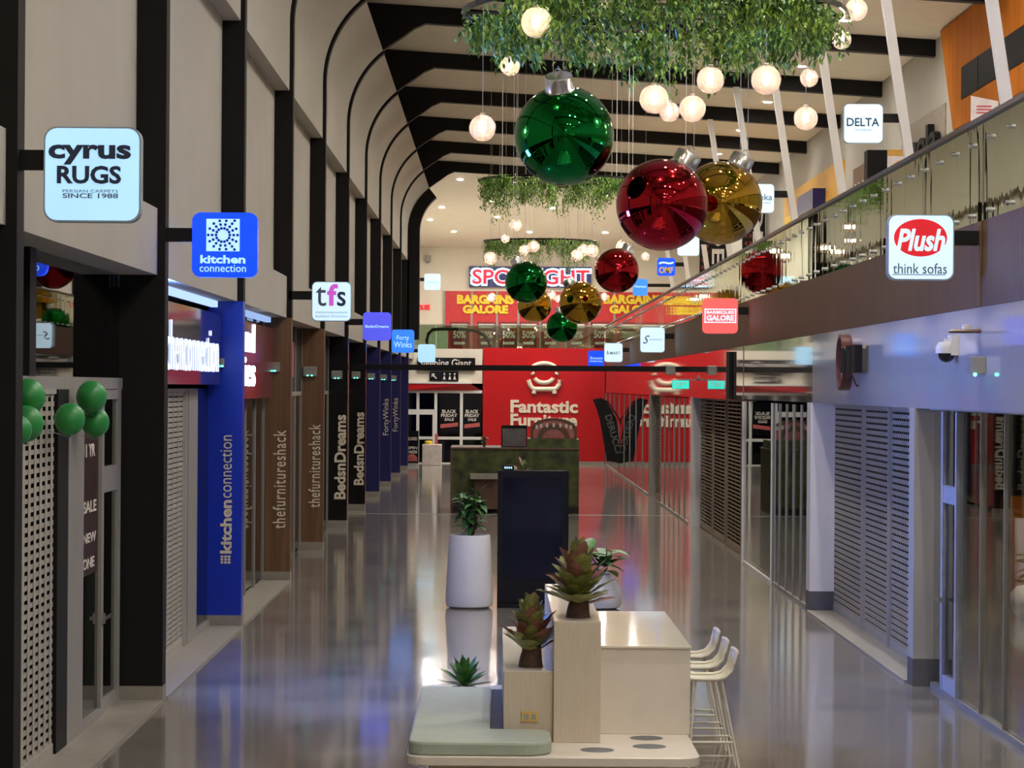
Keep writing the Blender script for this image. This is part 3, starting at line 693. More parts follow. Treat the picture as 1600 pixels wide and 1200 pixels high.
# recessed downlights
proto = proto_dim = None
for i in range(-9, 6):
    for X, dy, vis in ((7.55, 6.23, True), (2.3, 1.25, False), (4.1, 1.25, False)):  # right row is real; two unseen rows added behind the beams for light
        if not vis and i % 1: continue
        y = YN(3+i)+dy-(0 if vis else 0)
        if y < YB+1 or y > 101.5: continue
        z = zc(X)
        if proto is None:
            proto = thing('downlight', 'x', 'downlight', (X, y, z), 'ceiling downlights')
            part('trim_ring', MB().lathe((X, y, z-.02), [(.11, 0), (.15, 0), (.15, .02), (.11, .02), (.11, 0)], 20, None, False), 'white', proto)
            part('lens', MB().lathe((X, y, z-.012), [(0, 0), (.11, 0), (.11, .01)], 20), 'down', proto)
            o = proto; o.location = (X, y, z)
        else: o = copy_tree(proto if X < 7 or proto_dim is None else proto_dim, (X, y, z))
        if X > 7 and proto_dim is None and o is not proto:
            proto_dim = o; ln = [q for q in o.children if q.name.startswith('lens')][0]; ln.data = ln.data.copy(); ln.data.materials[0] = M['downdim']
        k = int(round((y-18)/DS))
        row = {7.55: 'right gallery row', 2.3: 'added unseen middle row', 4.1: 'added unseen gallery edge row'}[X]
        if 0 <= k < 12: o['label'] = 'round ceiling downlight, %s, %s bay from the front' % (row, ORD[k])
        else: o['label'] = 'round ceiling downlight out of view behind the viewer'; o['group'] = 'downlights behind the viewer'
for (X, Y, lab) in ((-2.4, 116, 'left one on the far sloping ceiling'), (-.2, 114, 'middle one on the far sloping ceiling'), (2.4, 116, 'right one on the far sloping ceiling'), (6, 116, 'rightmost on the far sloping ceiling, over the end gallery'), (-2.2, 105.3, 'added left one right behind the last black beam'), (.6, 105.3, 'added middle one right behind the last black beam'), (3.2, 105.3, 'added right one right behind the last black beam'), (-1.5, 108, 'added left one just past the last black beam'), (2, 108, 'added middle one just past the last black beam'), (6, 108, 'added right one just past the last black beam'), (-3, 120, 'leftmost on the far sloping ceiling'), (4.5, 112, 'right of centre on the far sloping ceiling'), (0, 119, 'centre of the far sloping ceiling'), (-2, 124, 'left one nearest the lit navy sign'), (1.5, 124, 'middle one nearest the lit navy sign'), (5, 124, 'right one nearest the lit navy sign')):
    copy_tree(proto, (X, Y, 11.9-(Y-103)*2/27.2), 'round recessed ceiling downlight, '+lab)  # several added beyond the real ones to brighten the far end

# ------------------------------------------------------------------ projecting lit signs
def psign(label, q, Y, arm_to, face, items, arm_right=False, case='case', depth=.12):
    a = P(q[0], (q[1]+q[3])/2, Y); b = P(q[2], (q[1]+q[3])/2, Y); c = P((q[0]+q[2])/2, (q[1]+q[3])/2, Y)
    wd = b.x-a.x; x0, x1 = c.x-wd/2, c.x+wd/2; z0, z1 = c.z-wd/2*(q[3]-q[1])/(q[2]-q[0]), c.z+wd/2*(q[3]-q[1])/(q[2]-q[0])
    t = thing('projecting_sign', label, 'shop sign', (c.x, Y+depth/2, z0), 'projecting signs')
    part('case', MB().prism(rrect(x0, x1, z0, z1, wd*.13), 'Y', Y, Y+depth), case, t)
    fc = part('face', MB().prism(rrect(x0+.012, x1-.012, z0+.012, z1-.012, wd*.12), 'Y', Y-.006, Y), face, t)
    za = c.z+wd*.12
    if arm_right: part('arm', MB().box(x1-.02, arm_to, Y+.03, Y+.09, za-.045*wd/.65*1.2, za+.09*wd/.65), 'black', t)
    else: part('arm', MB().box(arm_to, x0+.02, Y+.03, Y+.09, za-.05, za+.09), 'black', t)
    W_, H_ = x1-x0, z1-z0
    for it in items:
        body, u0, v0, u1, v1, m = it[:6]; bold = it[6] if len(it) > 6 else 0; sh = it[7] if len(it) > 7 else 0
        tb = MB()
        if callable(body): body(tb, lambda u, v: (x0+u*W_, Y-.008, z1-v*H_), W_)
        else: tb.text(body, (x0+u0*W_, Y-.006, z1-v1*H_), X3, Z3, (u1-u0)*W_, (v1-v0)*H_, .008, bold, sh)
        part('lettering' if not callable(body) else 'emblem', tb, m, fc)
    return t
psign('white lit square sign with dark two-line rug shop lettering, largest on the left', (68, 198, 220, 347), 18.7, XC-.05, 's_ice',
      [('cyrus', .05, .19, .90, .40, 'ink', .036), ('RUGS', .14, .41, .80, .60, 'ink', .032), ('PERSIAN CARPETS', .2, .66, .77, .69, 'inkpale'), ('SINCE 1988', .2, .70, .77, .75, 'inkgrey', .01)])
def kc(mb, f, W_):
    mb.prism([(f(u, v)[0], f(u, v)[2]) for u, v in ((.22, .10), (.73, .10), (.73, .60), (.22, .60))], 'Y', f(0, 0)[1]-.002, f(0, 0)[1]+.004)
def kd(mb, f, W_):
    cx, cz = .475, .35
    for k in range(14):
        a = 2*math.pi*k/14
        for r in (.105, .165, .225) if k % 2 else (.105, .165, .225, .285):
            if abs(r*math.cos(a)) > .235 or abs(r*math.sin(a)) > .235: continue
            p = f(cx+r*math.cos(a), cz+r*math.sin(a)); mb.prism([(p[0]+.023*W_*math.cos(j*math.pi/4), p[2]+.023*W_*math.sin(j*math.pi/4)) for j in range(8)], 'Y', p[1]-.008, p[1]-.001)
psign('royal blue lit square sign with pale dotted square emblem on the left', (300, 332, 402, 433), 27.0, XC-.05, 's_blue',
      [(kc, 0, 0, 0, 0, 's_pale'), (kd, 0, 0, 0, 0, 'dotblue'), ('kitchen', .13, .66, .82, .79, 's_pale', .03), ('connection', .12, .81, .83, .92, 's_pale')], case='s_blue')
psign('white lit square sign with large three-letter logo having a purple middle letter', (487, 440, 549, 502), YN(2)-.03, XC-.05, 's_white',
      [('t', .10, .13, .37, .62, 'inkgrey'), ('f', .39, .06, .66, .61, 's_magenta', .03), ('s', .64, .25, .86, .62, 'ink', .01), ('thefurnitureshack', .1, .74, .9, .80, 'inkpale'), ('outdoor furniture', .1, .83, .9, .90, 'inkpale')])
psign('violet lit square sign with thin white line of letters on the left', (567, 488, 611, 532), YN(4)-.03, XC-.05, 's_violet', [('BedsnDreams', .09, .45, .92, .55, 's_pale', .01)], case='s_violet')
psign('sky blue lit square sign with two-line pale script on the left', (612, 515, 647, 551), YN(6)-.03, XC-.05, 's_sky', [('Forty', .23, .25, .78, .5, 's_pale'), ('Winks', .1, .52, .9, .78, 's_pale')], case='s_sky')
psign('small pale ice blue lit sign lowest at the left beside the far shop', (653, 538, 680, 566), YN(9)-.03, XC-.05, 's_ice', [], case='s_ice')
psign('small pale lit sign high at the far left near the cream end wall', (663, 428, 688, 453), 109, -3.66, 's_ice', [('Homewares', .1, .44, .9, .56, 'inkpale')], case='s_ice')
def plush(mb, f, W_):
    mb.prism([(f(.49+.40*math.cos(k*math.pi/20), 0)[0], f(0, .355+.285*math.sin(k*math.pi/20))[2]) for k in range(40)], 'Y', f(0, 0)[1]-.002, f(0, 0)[1]+.004)
def line(mb, f, W_):
    p = f(.07, .915); q = f(.87, .9); mb.box(p[0], q[0], p[1]-.002, p[1]+.004, p[2]-.003, p[2]+.003)
psign('white lit square sign with red oval logo on the right timber fascia', (1387, 335, 1491, 438), 25.0, RX, 's_white',
      [(plush, 0, 0, 0, 0, 's_red'), ('Plush', .13, .22, .86, .56, 's_white', .03, .25), ('think sofas', .08, .74, .89, .90, 'inkgrey'), (line, 0, 0, 0, 0, 'inkgrey')], True)
def bbq(mb, f, W_):
    p = f(.05, .70); q = f(.95, .30)
    for a, b, c, d in ((p[0], q[0], p[2], p[2]+.02), (p[0], q[0], q[2]-.02, q[2]), (p[0], p[0]+.02, p[2], q[2]), (q[0]-.02, q[0], p[2], q[2])): mb.box(a, b, p[1]-.002, p[1]+.004, c, d)
psign('coral red lit square sign with white boxed lettering on the right fascia', (1098, 466, 1153, 521), 48, RX, 's_coral',
      [(bbq, 0, 0, 0, 0, 's_white'), ('BARBEQUES', .11, .36, .89, .46, 's_white', .03), ('GALORE', .11, .48, .89, .64, 's_white', .04)], True, 's_coral')
psign('white lit square sign with thin flowing script on the right fascia', (1000, 511, 1039, 551), 68, RX, 's_white', [('S', .12, .33, .38, .65, 'ink', 0, .4), ('erenity', .38, .44, .9, .54, 'inkpale', 0, .3)], True)
psign('white lit square sign with small grey capitals beyond the script sign', (944, 536, 973, 566), 91, RX, 's_white', [('A', .12, .38, .26, .62, 'inkgrey', .01), ('MART', .3, .44, .88, .6, 'inkpale', .02)], True)
psign('small bright blue lit sign above the red wall at the far right', (919, 548, 944, 574), 103, RX, 's_blue', [('Snooze', .1, .35, .9, .52, 's_pale', 0, .2), ('mattress', .1, .58, .9, .68, 's_pale')], True, 's_blue')
def px_post(py, n):
    z = P(775, py, YN(n)).z; return 7.05-.153*(z-4.72)-.05
psign('white lit square sign with dark capital lettering hung from a leaning gallery post', (1318, 162, 1380, 224), YN(2), px_post(190, 2), 's_white',
      [('DELTA', .08, .36, .9, .57, 'ink', .015), ('furniture', .3, .63, .7, .68, 'inkpale')], True)
psign('white lit sign half behind the gold bauble with grey lower case letters', (1162, 287, 1210, 333), YN(4), px_post(308, 4), 's_white', [('eureka', .1, .35, .93, .56, 'inkgrey', .01), ('street', .5, .62, .9, .67, 'inkpale')], True)
psign('plain white lit sign between red and gold baubles on the gallery', (1058, 366, 1093, 400), YN(6), px_post(383, 6), 's_white', [], True)
psign('blue lit sign with yellow capitals on the far gallery', (1027, 403, 1055, 431), YN(8), px_post(417, 8), 's_blue', [('OMF', .1, .5, .9, .86, 'yellowletter', .03), ('~', .1, .2, .9, .36, 's_pale', .03)], True, 's_blue')
psign('pale blue lit sign just right of the small red bauble', (989, 436, 1012, 462), YN(9), px_post(447, 9), 's_sky', [('Homes', .1, .36, .9, .52, 's_pale')], True, 's_sky')

# ------------------------------------------------------------------ hanging leaf rings, globes and baubles
def ring(R, strands, leaf_n, seed, Lr):
    rnd = random.Random(seed); lf = MB(); lf2 = MB(); cl = [(2*math.pi*k/34+rnd.uniform(-.1, .1), rnd.uniform(.45, 1.0), rnd.uniform(*Lr)*rnd.choice((.7, 1, 1.25))) for k in range(34)]
    for s in range(strands):
        ci = rnd.randrange(len(cl)); a = cl[ci][0]+rnd.gauss(0, .09); r = R*math.sqrt(min(1.04, max(.40, cl[ci][1]+rnd.gauss(0, .08)))); L = rnd.uniform(.55, 1.0)*cl[ci][2]
        x, y = r*math.cos(a), r*math.sin(a); dx, dy = rnd.uniform(-.12, .12), rnd.uniform(-.12, .12)
        for k in range(leaf_n):
            t = (k+rnd.random()*.8)/leaf_n
            p = (x+dx*t+rnd.uniform(-.06, .06), y+dy*t+rnd.uniform(-.06, .06), .06-L*t)
            d = (rnd.uniform(-1, 1), rnd.uniform(-1, 1), rnd.uniform(-1.5, -.1))
            (lf if rnd.random() < .6 else lf2).leaf(p, d, rnd.uniform(.045, .08), rnd.uniform(.024, .04), .25, 2)
    return lf, lf2
def make_ring(label, c, R, strands, leaf_n, seed, Lr, hang):
    t = thing('hanging_planter', label, 'hanging planter', c, 'hanging greenery rings')
    fr = MB()
    for rr in (R, R*.66):
        fr.tube([(c[0]+rr*math.cos(2*math.pi*k/48), c[1]+rr*math.sin(2*math.pi*k/48), c[2]) for k in range(49)], .03, 6)
    for k in range(12):
        a = 2*math.pi*k/12; fr.tube([(c[0]+R*.66*math.cos(a), c[1]+R*.66*math.sin(a), c[2]), (c[0]+R*math.cos(a), c[1]+R*math.sin(a), c[2])], .018, 6)
    for k in range(-3, 4): 
        h = math.sqrt(max(0, (R*.66)**2-(k*R*.18)**2)); fr.tube([(c[0]-h, c[1]+k*R*.18, c[2]), (c[0]+h, c[1]+k*R*.18, c[2])], .012, 6)
    part('frame', fr, 'blackgloss', t)
    lf, lf2 = ring(R, strands, leaf_n, seed, Lr)
    off = Vector(c)
    lf.v = [p+off for p in lf.v]; lf2.v = [p+off for p in lf2.v]
    part('foliage', lf, 'leaf', t); part('foliage', lf2, 'leafdark', t, label='darker green trailing leaves')
    for k in range(4):
        a = math.pi/4+k*math.pi/2; x, y = c[0]+R*math.cos(a), c[1]+R*math.sin(a)
        part('cable', MB().tube([(x, y, c[2]), (x, y, zc(x) if y < 103 else hang)], .008, 6), 'cord', t)
R1 = P(1022, 22, 27.2); R2 = P(872, 283, 66); R3 = P(843, 378, 92)
make_ring('nearest hanging ring of trailing greenery, cut by the top picture edge', R1, 1.93, 460, 32, 3, (.28, .62), 0)
make_ring('hanging ring of trailing greenery behind the big green bauble', R2, 1.95, 380, 26, 5, (.45, .95), 0)
make_ring('farthest and smallest looking hanging ring of trailing greenery', R3, 1.95, 340, 24, 8, (.45, .9), 0)
def globe(label, px, py, Y, d, top, group):
    c = P(px, py, Y); r = d/2
    t = thing('globe_lamp', label, 'pendant lamp', (c.x, c.y, c.z-r), group)
    part('globe', MB().sphere(c, r, 28, 16), 'globe', t, True)
    sk = part('socket', MB().lathe(c+Vector((0, 0, r*.5)), [(.018, 0), (.018, r*.55), (.03, r*.55), (.02, r*.62), (0, r*.64)], 12), 'cord', t, True)
    part('bulb', MB().sphere(c+Vector((0, 0, .12*r)), .036*(d/.28), 14, 10, (1, 1, 1.25)), 'bulb', sk, True)
    part('cord', MB().tube([c+Vector((0, 0, r*1.1)), (c.x, c.y, zc(c.x)-.004)], .003, 5), 'cord', t)
for px, py, dia, dy, lab in ((838, 35, 49, -1.2, 'above the big green bauble cap'), (797, 103, 31, .6, 'upper left of the big green bauble'), (754, 200, 42, -.6, 'lowest left of the big green bauble'),
        (1338, 15, 35, .5, 'topmost right under the nearest greenery ring'), (1315, 62, 31, .9, 'just below the topmost right one'), (1264, 122, 29, 1.2, 'above the lowest right globe'),
        (1259, 185, 38, .2, 'lowest right one near the white letter sign'), (1197, 125, 47, -1.0, 'large, right end of the middle row'), (1110, 125, 43, -.6, 'large, centre right above the gold bauble'),
        (1022, 155, 46, -.8, 'large, left one of the close trio above the red bauble'), (1046, 175, 32, .7, 'small middle one of the close trio above the red bauble'), (1082, 170, 42, -.3, 'right one of the close trio above the red bauble')):
    Y = 27+dy; globe('warm clear glass globe lamp, '+lab, px, py, Y, dia*Y/F, R1.z, 'globe lamps of the nearest ring')
for px, py, dia, dy, lab in ((806, 352, 19, -.6, 'upper left under the second ring'), (790, 373, 14, .6, 'small, under the second ring at left'), (834, 385, 19, .4, 'right of a close pair left of centre'), (820, 391, 18, -.4, 'left of a close pair left of centre'),
        (766, 404, 21, -1, 'leftmost of the middle cluster'), (902, 399, 20, -.2, 'left of a close trio by the small red bauble'), (912, 391, 19, .5, 'middle of a close trio by the small red bauble'), (925, 392, 21, -.8, 'right of a close trio by the small red bauble'),
        (970, 384, 17, .3, 'right above the small red bauble'), (1008, 401, 14, .8, 'rightmost beside the small red bauble')):
    Y = 66+dy; globe('small glowing globe lamp, '+lab, px, py, Y, dia*Y/F, R2.z, 'globe lamps of the second ring')
for px, py, dia, dy, lab in ((768, 465, 15, 0, 'low left before the red banner'), (862, 462, 15, .5, 'low centre between green and gold baubles'), (873, 467, 12, 1, 'tiny, low centre behind the gold bauble'), (944, 464, 13, .2, 'low right of the gold bauble')):
    Y = 92+dy; globe('small far globe lamp, '+lab, px, py, Y, dia*Y/F, R3.z, 'globe lamps of the farthest ring')
def bauble(label, px, py, rpx, Y, m, tilt, top, yaw=0):
    c = P(px, py, Y); r = rpx*Y/F
    t = thing('bauble', label, 'bauble', (c.x, c.y, c.z-r), 'giant baubles')
    part('ball', MB().sphere(c, r, 64, 40), m, t, True)
    R = Matrix.Rotation(math.radians(tilt), 3, 'Y') @ Matrix.Rotation(math.radians(yaw), 3, 'X')
    part('cap', MB().lathe(c, [(0, r*.95), (r*.30, r*.94), (r*.305, r*.98), (r*.285, r*.99), (r*.285, r*1.24), (r*.27, r*1.27), (0, r*1.28)], 28, R.to_quaternion()), 'chrome', t, True)
    tip = c+R@Vector((0, 0, r*1.27))
    part('hook', MB().tube([tip+R@Vector((r*.07*math.cos(a), 0, r*.07+r*.07*math.sin(a))) for a in [2*math.pi*k/12 for k in range(13)]], r*.014, 6), 'chrome', t, True)
    for s in (-1, 1):
        q = tip+R@Vector((s*r*.1, 0, r*.0)); part('cable', MB().tube([q, (q.x, q.y, zc(q.x)-.004)], .0035, 5), 'cord', t)
bauble('big green mirror bauble, nearest of all, below the first greenery ring', 881.5, 212, 78, 26.6, 'bgreen', -7, R1.z, 25)
bauble('big red mirror bauble right of the big green one', 1034.5, 320, 72, 27.0, 'bred', 28, R1.z)
bauble('big gold mirror bauble partly behind the big red one', 1126, 317, 65, 28.2, 'bgold', 26, R1.z)
bauble('small far green mirror bauble in front of the lit white and red shop sign', 822, 441, 33, 64, 'bgreen', -25, R2.z)
bauble('small far red mirror bauble right of the lit white and red shop sign', 963.5, 423, 35, 63, 'bred', 28, R2.z)
bauble('small far gold mirror bauble in the centre of the farther cluster', 907, 473, 33.5, 65, 'bgold', -30, R2.z)
bauble('small far gold mirror bauble half behind the small green one', 835, 477, 27, 90, 'bgold', -20, R3.z)
bauble('lowest and smallest green mirror bauble over the red wall', 878, 511, 24.5, 88, 'bgreen', -10, R3.z)
# balloons
for px, py, r, dy, lab in ((44, 620, 27, .05, 'upper of the left pair at the grille'), (41, 662, 27, -.3, 'lower of the left pair at the grille'), (28, 672, 22, .2, 'mostly hidden behind the lower left one'),
        (143, 620, 24, .1, 'upper one of the trio beside the glass door'), (109, 655, 24, .25, 'darker left one of the trio beside the glass door'), (149, 660, 22, -.1, 'lower right one of the trio beside the glass door')):
    Y = 3.57*F/-uv(px, py)[0]+dy*.3
    c = P(px, py, Y); rr = r*Y/F; c.y = min(c.y, 99)
    t = thing('balloon', 'round green balloon, '+lab, 'balloon', (c.x, c.y, c.z-rr), 'green balloons')
    part('skin', MB().sphere(c, rr, 24, 16, (1, 1, 1.06)), 'balloon', t, True)
    part('knot', MB().lathe((c.x, c.y, c.z-rr*1.06), [(.004, .012), (.012, -.012), (.015, -.016)], 10), 'balloon', t, True)
    part('string', MB().tube([(c.x, c.y, c.z-rr*1.05), (c.x, c.y+.02, c.z-rr*1.2), (XS+.03, c.y+.06, c.z-.1)], .004, 5), 'cord', t)

# ------------------------------------------------------------------ far end: red shop wall, glass shop, upper store
YE0 = 111.0
a = P(755, 546, YE0); b = P(946, 726, YE0)
t = thing('shop_wall', 'tall glossy red shop wall with cream sofa logo at the end of the hall', 'shop wall', ((a.x+b.x)/2, YE0, 0))
part('panel', MB().box(a.x, RX, YE0, YE0+.25, 0, 4.80), 'red', t)
part('plinth', MB().box(a.x-.01, RX, YE0-.01, YE0, 0, .12), 'stone', t)
def q(px, py): v = P(px, py, YE0-.02); return (v.x, v.z)
tb = MB()
for body, x0, x1, y0, y1 in (('Fantastic', 797.5, 903, 625.5, 645), ('Furniture', 797.5, 902, 647, 666)):
    p0 = q(x0, y1); p1 = q(x1, y0); tb.text(body, (p0[0], YE0-.001, p0[1]), X3, Z3, p1[0]-p0[0], p1[1]-p0[1], .04, .035)
part('lettering', tb, 'creamletter', t)
lg = MB()
def stroke(pts, r): lg.tube([(q(*p)[0], YE0-.04, q(*p)[1]) for p in pts], r*YE0/F, 10)
def arcp(cx, cy_, rx, ry, a0, a1, n=12): return [(cx+rx*math.cos(math.radians(a0+(a1-a0)*i/n)), cy_-ry*math.sin(math.radians(a0+(a1-a0)*i/n))) for i in range(n+1)]
stroke([(829.5, 572)]+arcp(850, 582, 22, 14.5, 150, 30)+[(871, 572)], 3.4)
stroke([(831, 582), (833, 585)], 3.4); stroke([(871, 582), (869.5, 585)], 3.4)
stroke(arcp(850, 588, 15, 10, 195, 345), 3.4)
stroke([(825.5, 593.5), (828, 601), (831, 606), (836, 608), (850, 608), (866, 608), (870, 606), (873.5, 601), (875, 593.5)], 3.8)
stroke([(835, 609), (834, 615)], 3.6); stroke([(866, 609), (866.5, 615)], 3.6)
part('emblem', lg, 'creamletter', t, True)
# glass shop at left of it
t = thing('glass_shopfront', 'cream framed glass shop with red band and black posters left of the red wall', 'shopfront', (-2, YE0, 0))
x0 = -3.75; x1 = a.x-.03
def X_(px): return P(px, 640, YE0).x
def Z_(py): return P(700, py, YE0).z
part('upper_wall', MB().box(x0, x1, YE0, YE0+.2, Z_(599), 4.75), 'ceiling', t)
part('red_band', MB().add([(x0, YE0-.25, Z_(610)), (x1, YE0-.02, Z_(610)), (X_(735), YE0-.25, Z_(600)), (x0, YE0-.25, Z_(600)), (x0, YE0, Z_(610)), (x1, YE0, Z_(610)), (X_(735), YE0, Z_(600)), (x0, YE0, Z_(600))],
     [(0, 1, 2, 3), (7, 6, 5, 4), (0, 4, 5, 1), (1, 5, 6, 2), (2, 6, 7, 3), (3, 7, 4, 0)]), 'red', t)
part('awning_edge', MB().box(x0, X_(737), YE0-.28, YE0, Z_(599.5), Z_(597)), 'white', t)
fr = MB()
for px in (653, 681, 721): fr.box(X_(px)-.06, X_(px)+.06, YE0-.05, YE0+.05, 0, Z_(610))
for py in (612, 684.5, 725): fr.box(x0, x1, YE0-.045, YE0+.045, Z_(py)-.06, Z_(py)+.06)
fr.box(x0, X_(681), YE0-.04, YE0+.04, Z_(648), Z_(640)); fr.box(X_(676), X_(681), YE0-.042, YE0+.042, .05, Z_(648))
part('frame', fr, 'white', t)
part('glass_panel', MB().box(x0, x1, YE0-.01, YE0+.01, 0, Z_(610)), 'darkglass', t)
for px0, px1 in ((686, 718), (723.5, 752)):
    po = part('poster', MB().box(X_(px0), X_(px1), YE0-.03, YE0-.015, Z_(676), Z_(614)), 'blackgloss', t, label='black sale poster on the glass')
    tb = MB()
    for body, v1, h in (('BLACK', 645.5, 5.5), ('FRIDAY', 651.5, 5), ('SALE', 657.5, 4.5)):
        w_ = (X_(px1)-X_(px0)); ww = {'BLACK': .7, 'FRIDAY': .8, 'SALE': .45}[body]*w_
        tb.text(body, ((X_(px0)+X_(px1))/2-ww/2, YE0-.03, Z_(v1)), X3, Z3, ww, h*YE0/F, .01, .03)
    part('lettering', tb, 'paper', po)
    part('band', MB().add([(X_(px0)+.06, YE0-.04, Z_(669)), (X_(px1)-.06, YE0-.04, Z_(666)), (X_(px1)-.06, YE0-.04, Z_(660)), (X_(px0)+.06, YE0-.04, Z_(663))], [(0, 1, 2, 3)]), 'pink', po)
t = thing('shop_sign', 'dark shop sign with pale lettering behind the black cross rail', 'shop sign', (-2.2, YE0-.1, Z_(580)))
part('panel', MB().box(X_(652), X_(742), YE0-.12, YE0-.001, Z_(579), Z_(559)), 'blackgloss', t)
tb = MB(); tb.text('Sleeping Giant', (X_(655), YE0-.121, Z_(577)), X3, Z3, X_(736)-X_(655), Z_(561)-Z_(577), .02, .01); part('lettering', tb, 'paper', t)
t = thing('direction_sign', 'small dark restroom direction sign with arrow under the cross rail', 'sign', (-2, YE0-.08, Z_(596)))
part('panel', MB().box(X_(671), X_(716), YE0-.08, YE0-.001, Z_(595.5), Z_(581)), 'blackgloss', t)
ic = MB()
ic.tube([(X_(682), YE0-.09, Z_(592)), (X_(674.5), YE0-.09, Z_(584.5))], .03, 6).tube([(X_(674.5), YE0-.09, Z_(589)), (X_(674.5), YE0-.09, Z_(584.5)), (X_(679), YE0-.09, Z_(584.5))], .03, 6)
for px in (694, 702.5, 710): ic.sphere((X_(px), YE0-.085, Z_(584.5)), .04, 8, 6); ic.prism([(X_(px)-.06, Z_(593)), (X_(px)+.06, Z_(593)), (X_(px), Z_(586))], 'Y', YE0-.095, YE0-.08)
part('pictograms', ic, 'paper', t)
# things standing in front of the glass shop
c = P(650, 724, 107)
t = thing('banner_stand', 'black pull-up banner with white capitals at the left before the far glass shop', 'banner', (c.x, 107, 0))
part('banner', MB().box(P(638, 0, 107).x, P(659, 0, 107).x, 106.98, 107, .12, P(650, 673, 107).z), 'blackgloss', t)
tb = MB(); xx = P(640, 0, 107).x; ww = P(657, 0, 107).x-xx
for body, py, h in (('CLOSED', 688, 5), ('OPEN', 702, 4.5), ('TAKES', 708.5, 4.5)): tb.text(body, (xx, 106.975, P(650, py, 107).z), X3, Z3, ww, h*107/F, .006, .03)
part('lettering', tb, 'paper', t)
part('picture', MB().box(xx, xx+ww, 106.97, 106.98, .2, .38).sphere((xx+ww*.5, 106.96, .38), .1, 12, 8, (1.6, .1, 1)), 'pink', t)
part('base', MB().box(xx-.05, xx+ww+.05, 106.9, 107.12, 0, .12), 'steel', t)
c0 = P(659.5, 722, 108); c1 = P(690, 694.5, 108)
solo('counter_box', MB().box(c0.x, c1.x, 108, 108.8, 0, c1.z), 'paper', 'pale cream counter box before the far glass shop', 'counter', ((c0.x+c1.x)/2, 108.4, 0), bevel=.02)
t = thing('display_bottle', 'small yellow display pot on the pale cream counter box', 'display', (c0.x+.25, 108.3, c1.z))
part('pot', MB().lathe((c0.x+.25, 108.3, c1.z), [(.14, 0), (.16, .1), (.12, .14)], 14), 'yellowletter', t, True)
part('card', MB().box(c0.x+.5, c0.x+.62, 108.3, 108.32, c1.z, c1.z+.42), 'pink', t)
# feather flag
t = thing('feather_flag', 'black feather flag leaning at the right of the red wall', 'flag', (P(973, 742, 98).x, 98, 0))
def pf(px, py, dy=0): v = P(px, py, 98+dy); return v
fl = [(926, 624), (938, 622), (948, 628), (956, 640), (963, 655), (968, 690), (973, 725), (948, 720), (943, 690), (937, 655), (931, 636)]
part('flag', MB().prism([(pf(*p).x, pf(*p).z) for p in fl], 'Y', 97.99, 98.01), 'blackgloss', t)
tb = MB(); aa = pf(947, 650); bb = pf(965, 712); d = (bb-aa).normalized()
tb.text('DERUCCI', (aa.x-.05, 97.985, aa.z), d, d.cross(Vector((0, 1, 0)))*-1 if False else Vector((-d.z, 0, d.x)), (bb-aa).length*.95, .25, .006, .02); part('lettering', tb, mat('flag_grey', S(92, 92, 92), .5), t)
part('pole', MB().tube([(pf(977.5, 741).x, 98, 0.02), (pf(977, 700).x, 98, pf(977, 700).z), (pf(968, 655).x, 98, pf(968, 655).z), (pf(950, 628).x, 98, pf(950, 628).z), (pf(938, 622).x, 98, pf(938, 622).z)], .025, 8), 'black', t, True)
part('base', MB().lathe((pf(977.5, 741).x, 98, 0), [(.22, 0), (.22, .03), (0, .05)], 20), 'black', t)
# upper store
YS = 130.0
def U(px, py): v = P(px, py, YS-.05); return v.x, v.z
t = thing('shop_sign', 'long navy shop sign with red and white lit capitals on the far cream wall', 'shop sign', (U(828, 450)[0], YS-.1, U(828, 450)[1]))
p0 = U(733, 448.5); p1 = U(924, 417.5)
part('panel', MB().box(p0[0], p1[0], YS-.25, YS, p0[1], p1[1]), mat('sign_navy', S(36, 36, 104), .35), t)
L0 = U(737, 446); L1 = U(922, 420.5)
tb = MB(); tb.text('SPOTLIGHT', (L0[0]-.08, YS-.26, L0[1]-.04), X3, Z3, L1[0]-L0[0]+.16, L1[1]-L0[1]+.08, .03, .085); part('letter_outline', tb, 's_white', t)
tb = MB(); tb.text('SPOTLIGHT', (L0[0]+.03, YS-.295, L0[1]+.06), X3, Z3, L1[0]-L0[0]-.06, L1[1]-L0[1]-.12, .03, .02); part('letter_face', tb, signface('sign_crimson', S(206, 30, 62), .6), t)
p0 = U(694, 560); p1 = U(1046, 457)
t = thing('shop_window', 'wide red shop window with yellow sale lettering under the lit navy sign', 'shop window', ((p0[0]+p1[0])/2, YS-.05, 4.74))
part('window_film', MB().box(p0[0], p1[0], YS-.06, YS-.001, 4.74, p1[1]), mat('banner_red', S(196, 34, 38), .4), t)
mul = MB()
for px in (694, 737, 776.5, 810, 844, 884, 921, 960, 1001, 1045): x = U(px, 500)[0]; mul.box(x-.05, x+.05, YS-.1, YS-.06, 4.74, p1[1])
part('mullion', mul, 'greyframe', t)
for k, (xa, xb) in enumerate(((714, 803), (943, 1033))):
    tb = MB()
    for body, y0, y1, d0, d1 in (('BARGAINS', 475, 461, 0, 1), ('GALORE', 490, 477, .1, .9)):
        A = U(xa+(xb-xa)*d0, y1*0+y0); B = U(xa+(xb-xa)*d1, y1)
        tb.text(body, (A[0], YS-.12, A[1]), X3, Z3, B[0]-A[0], B[1]-A[1], .03, .06)
    part('lettering', tb, 'yellowletter', t)
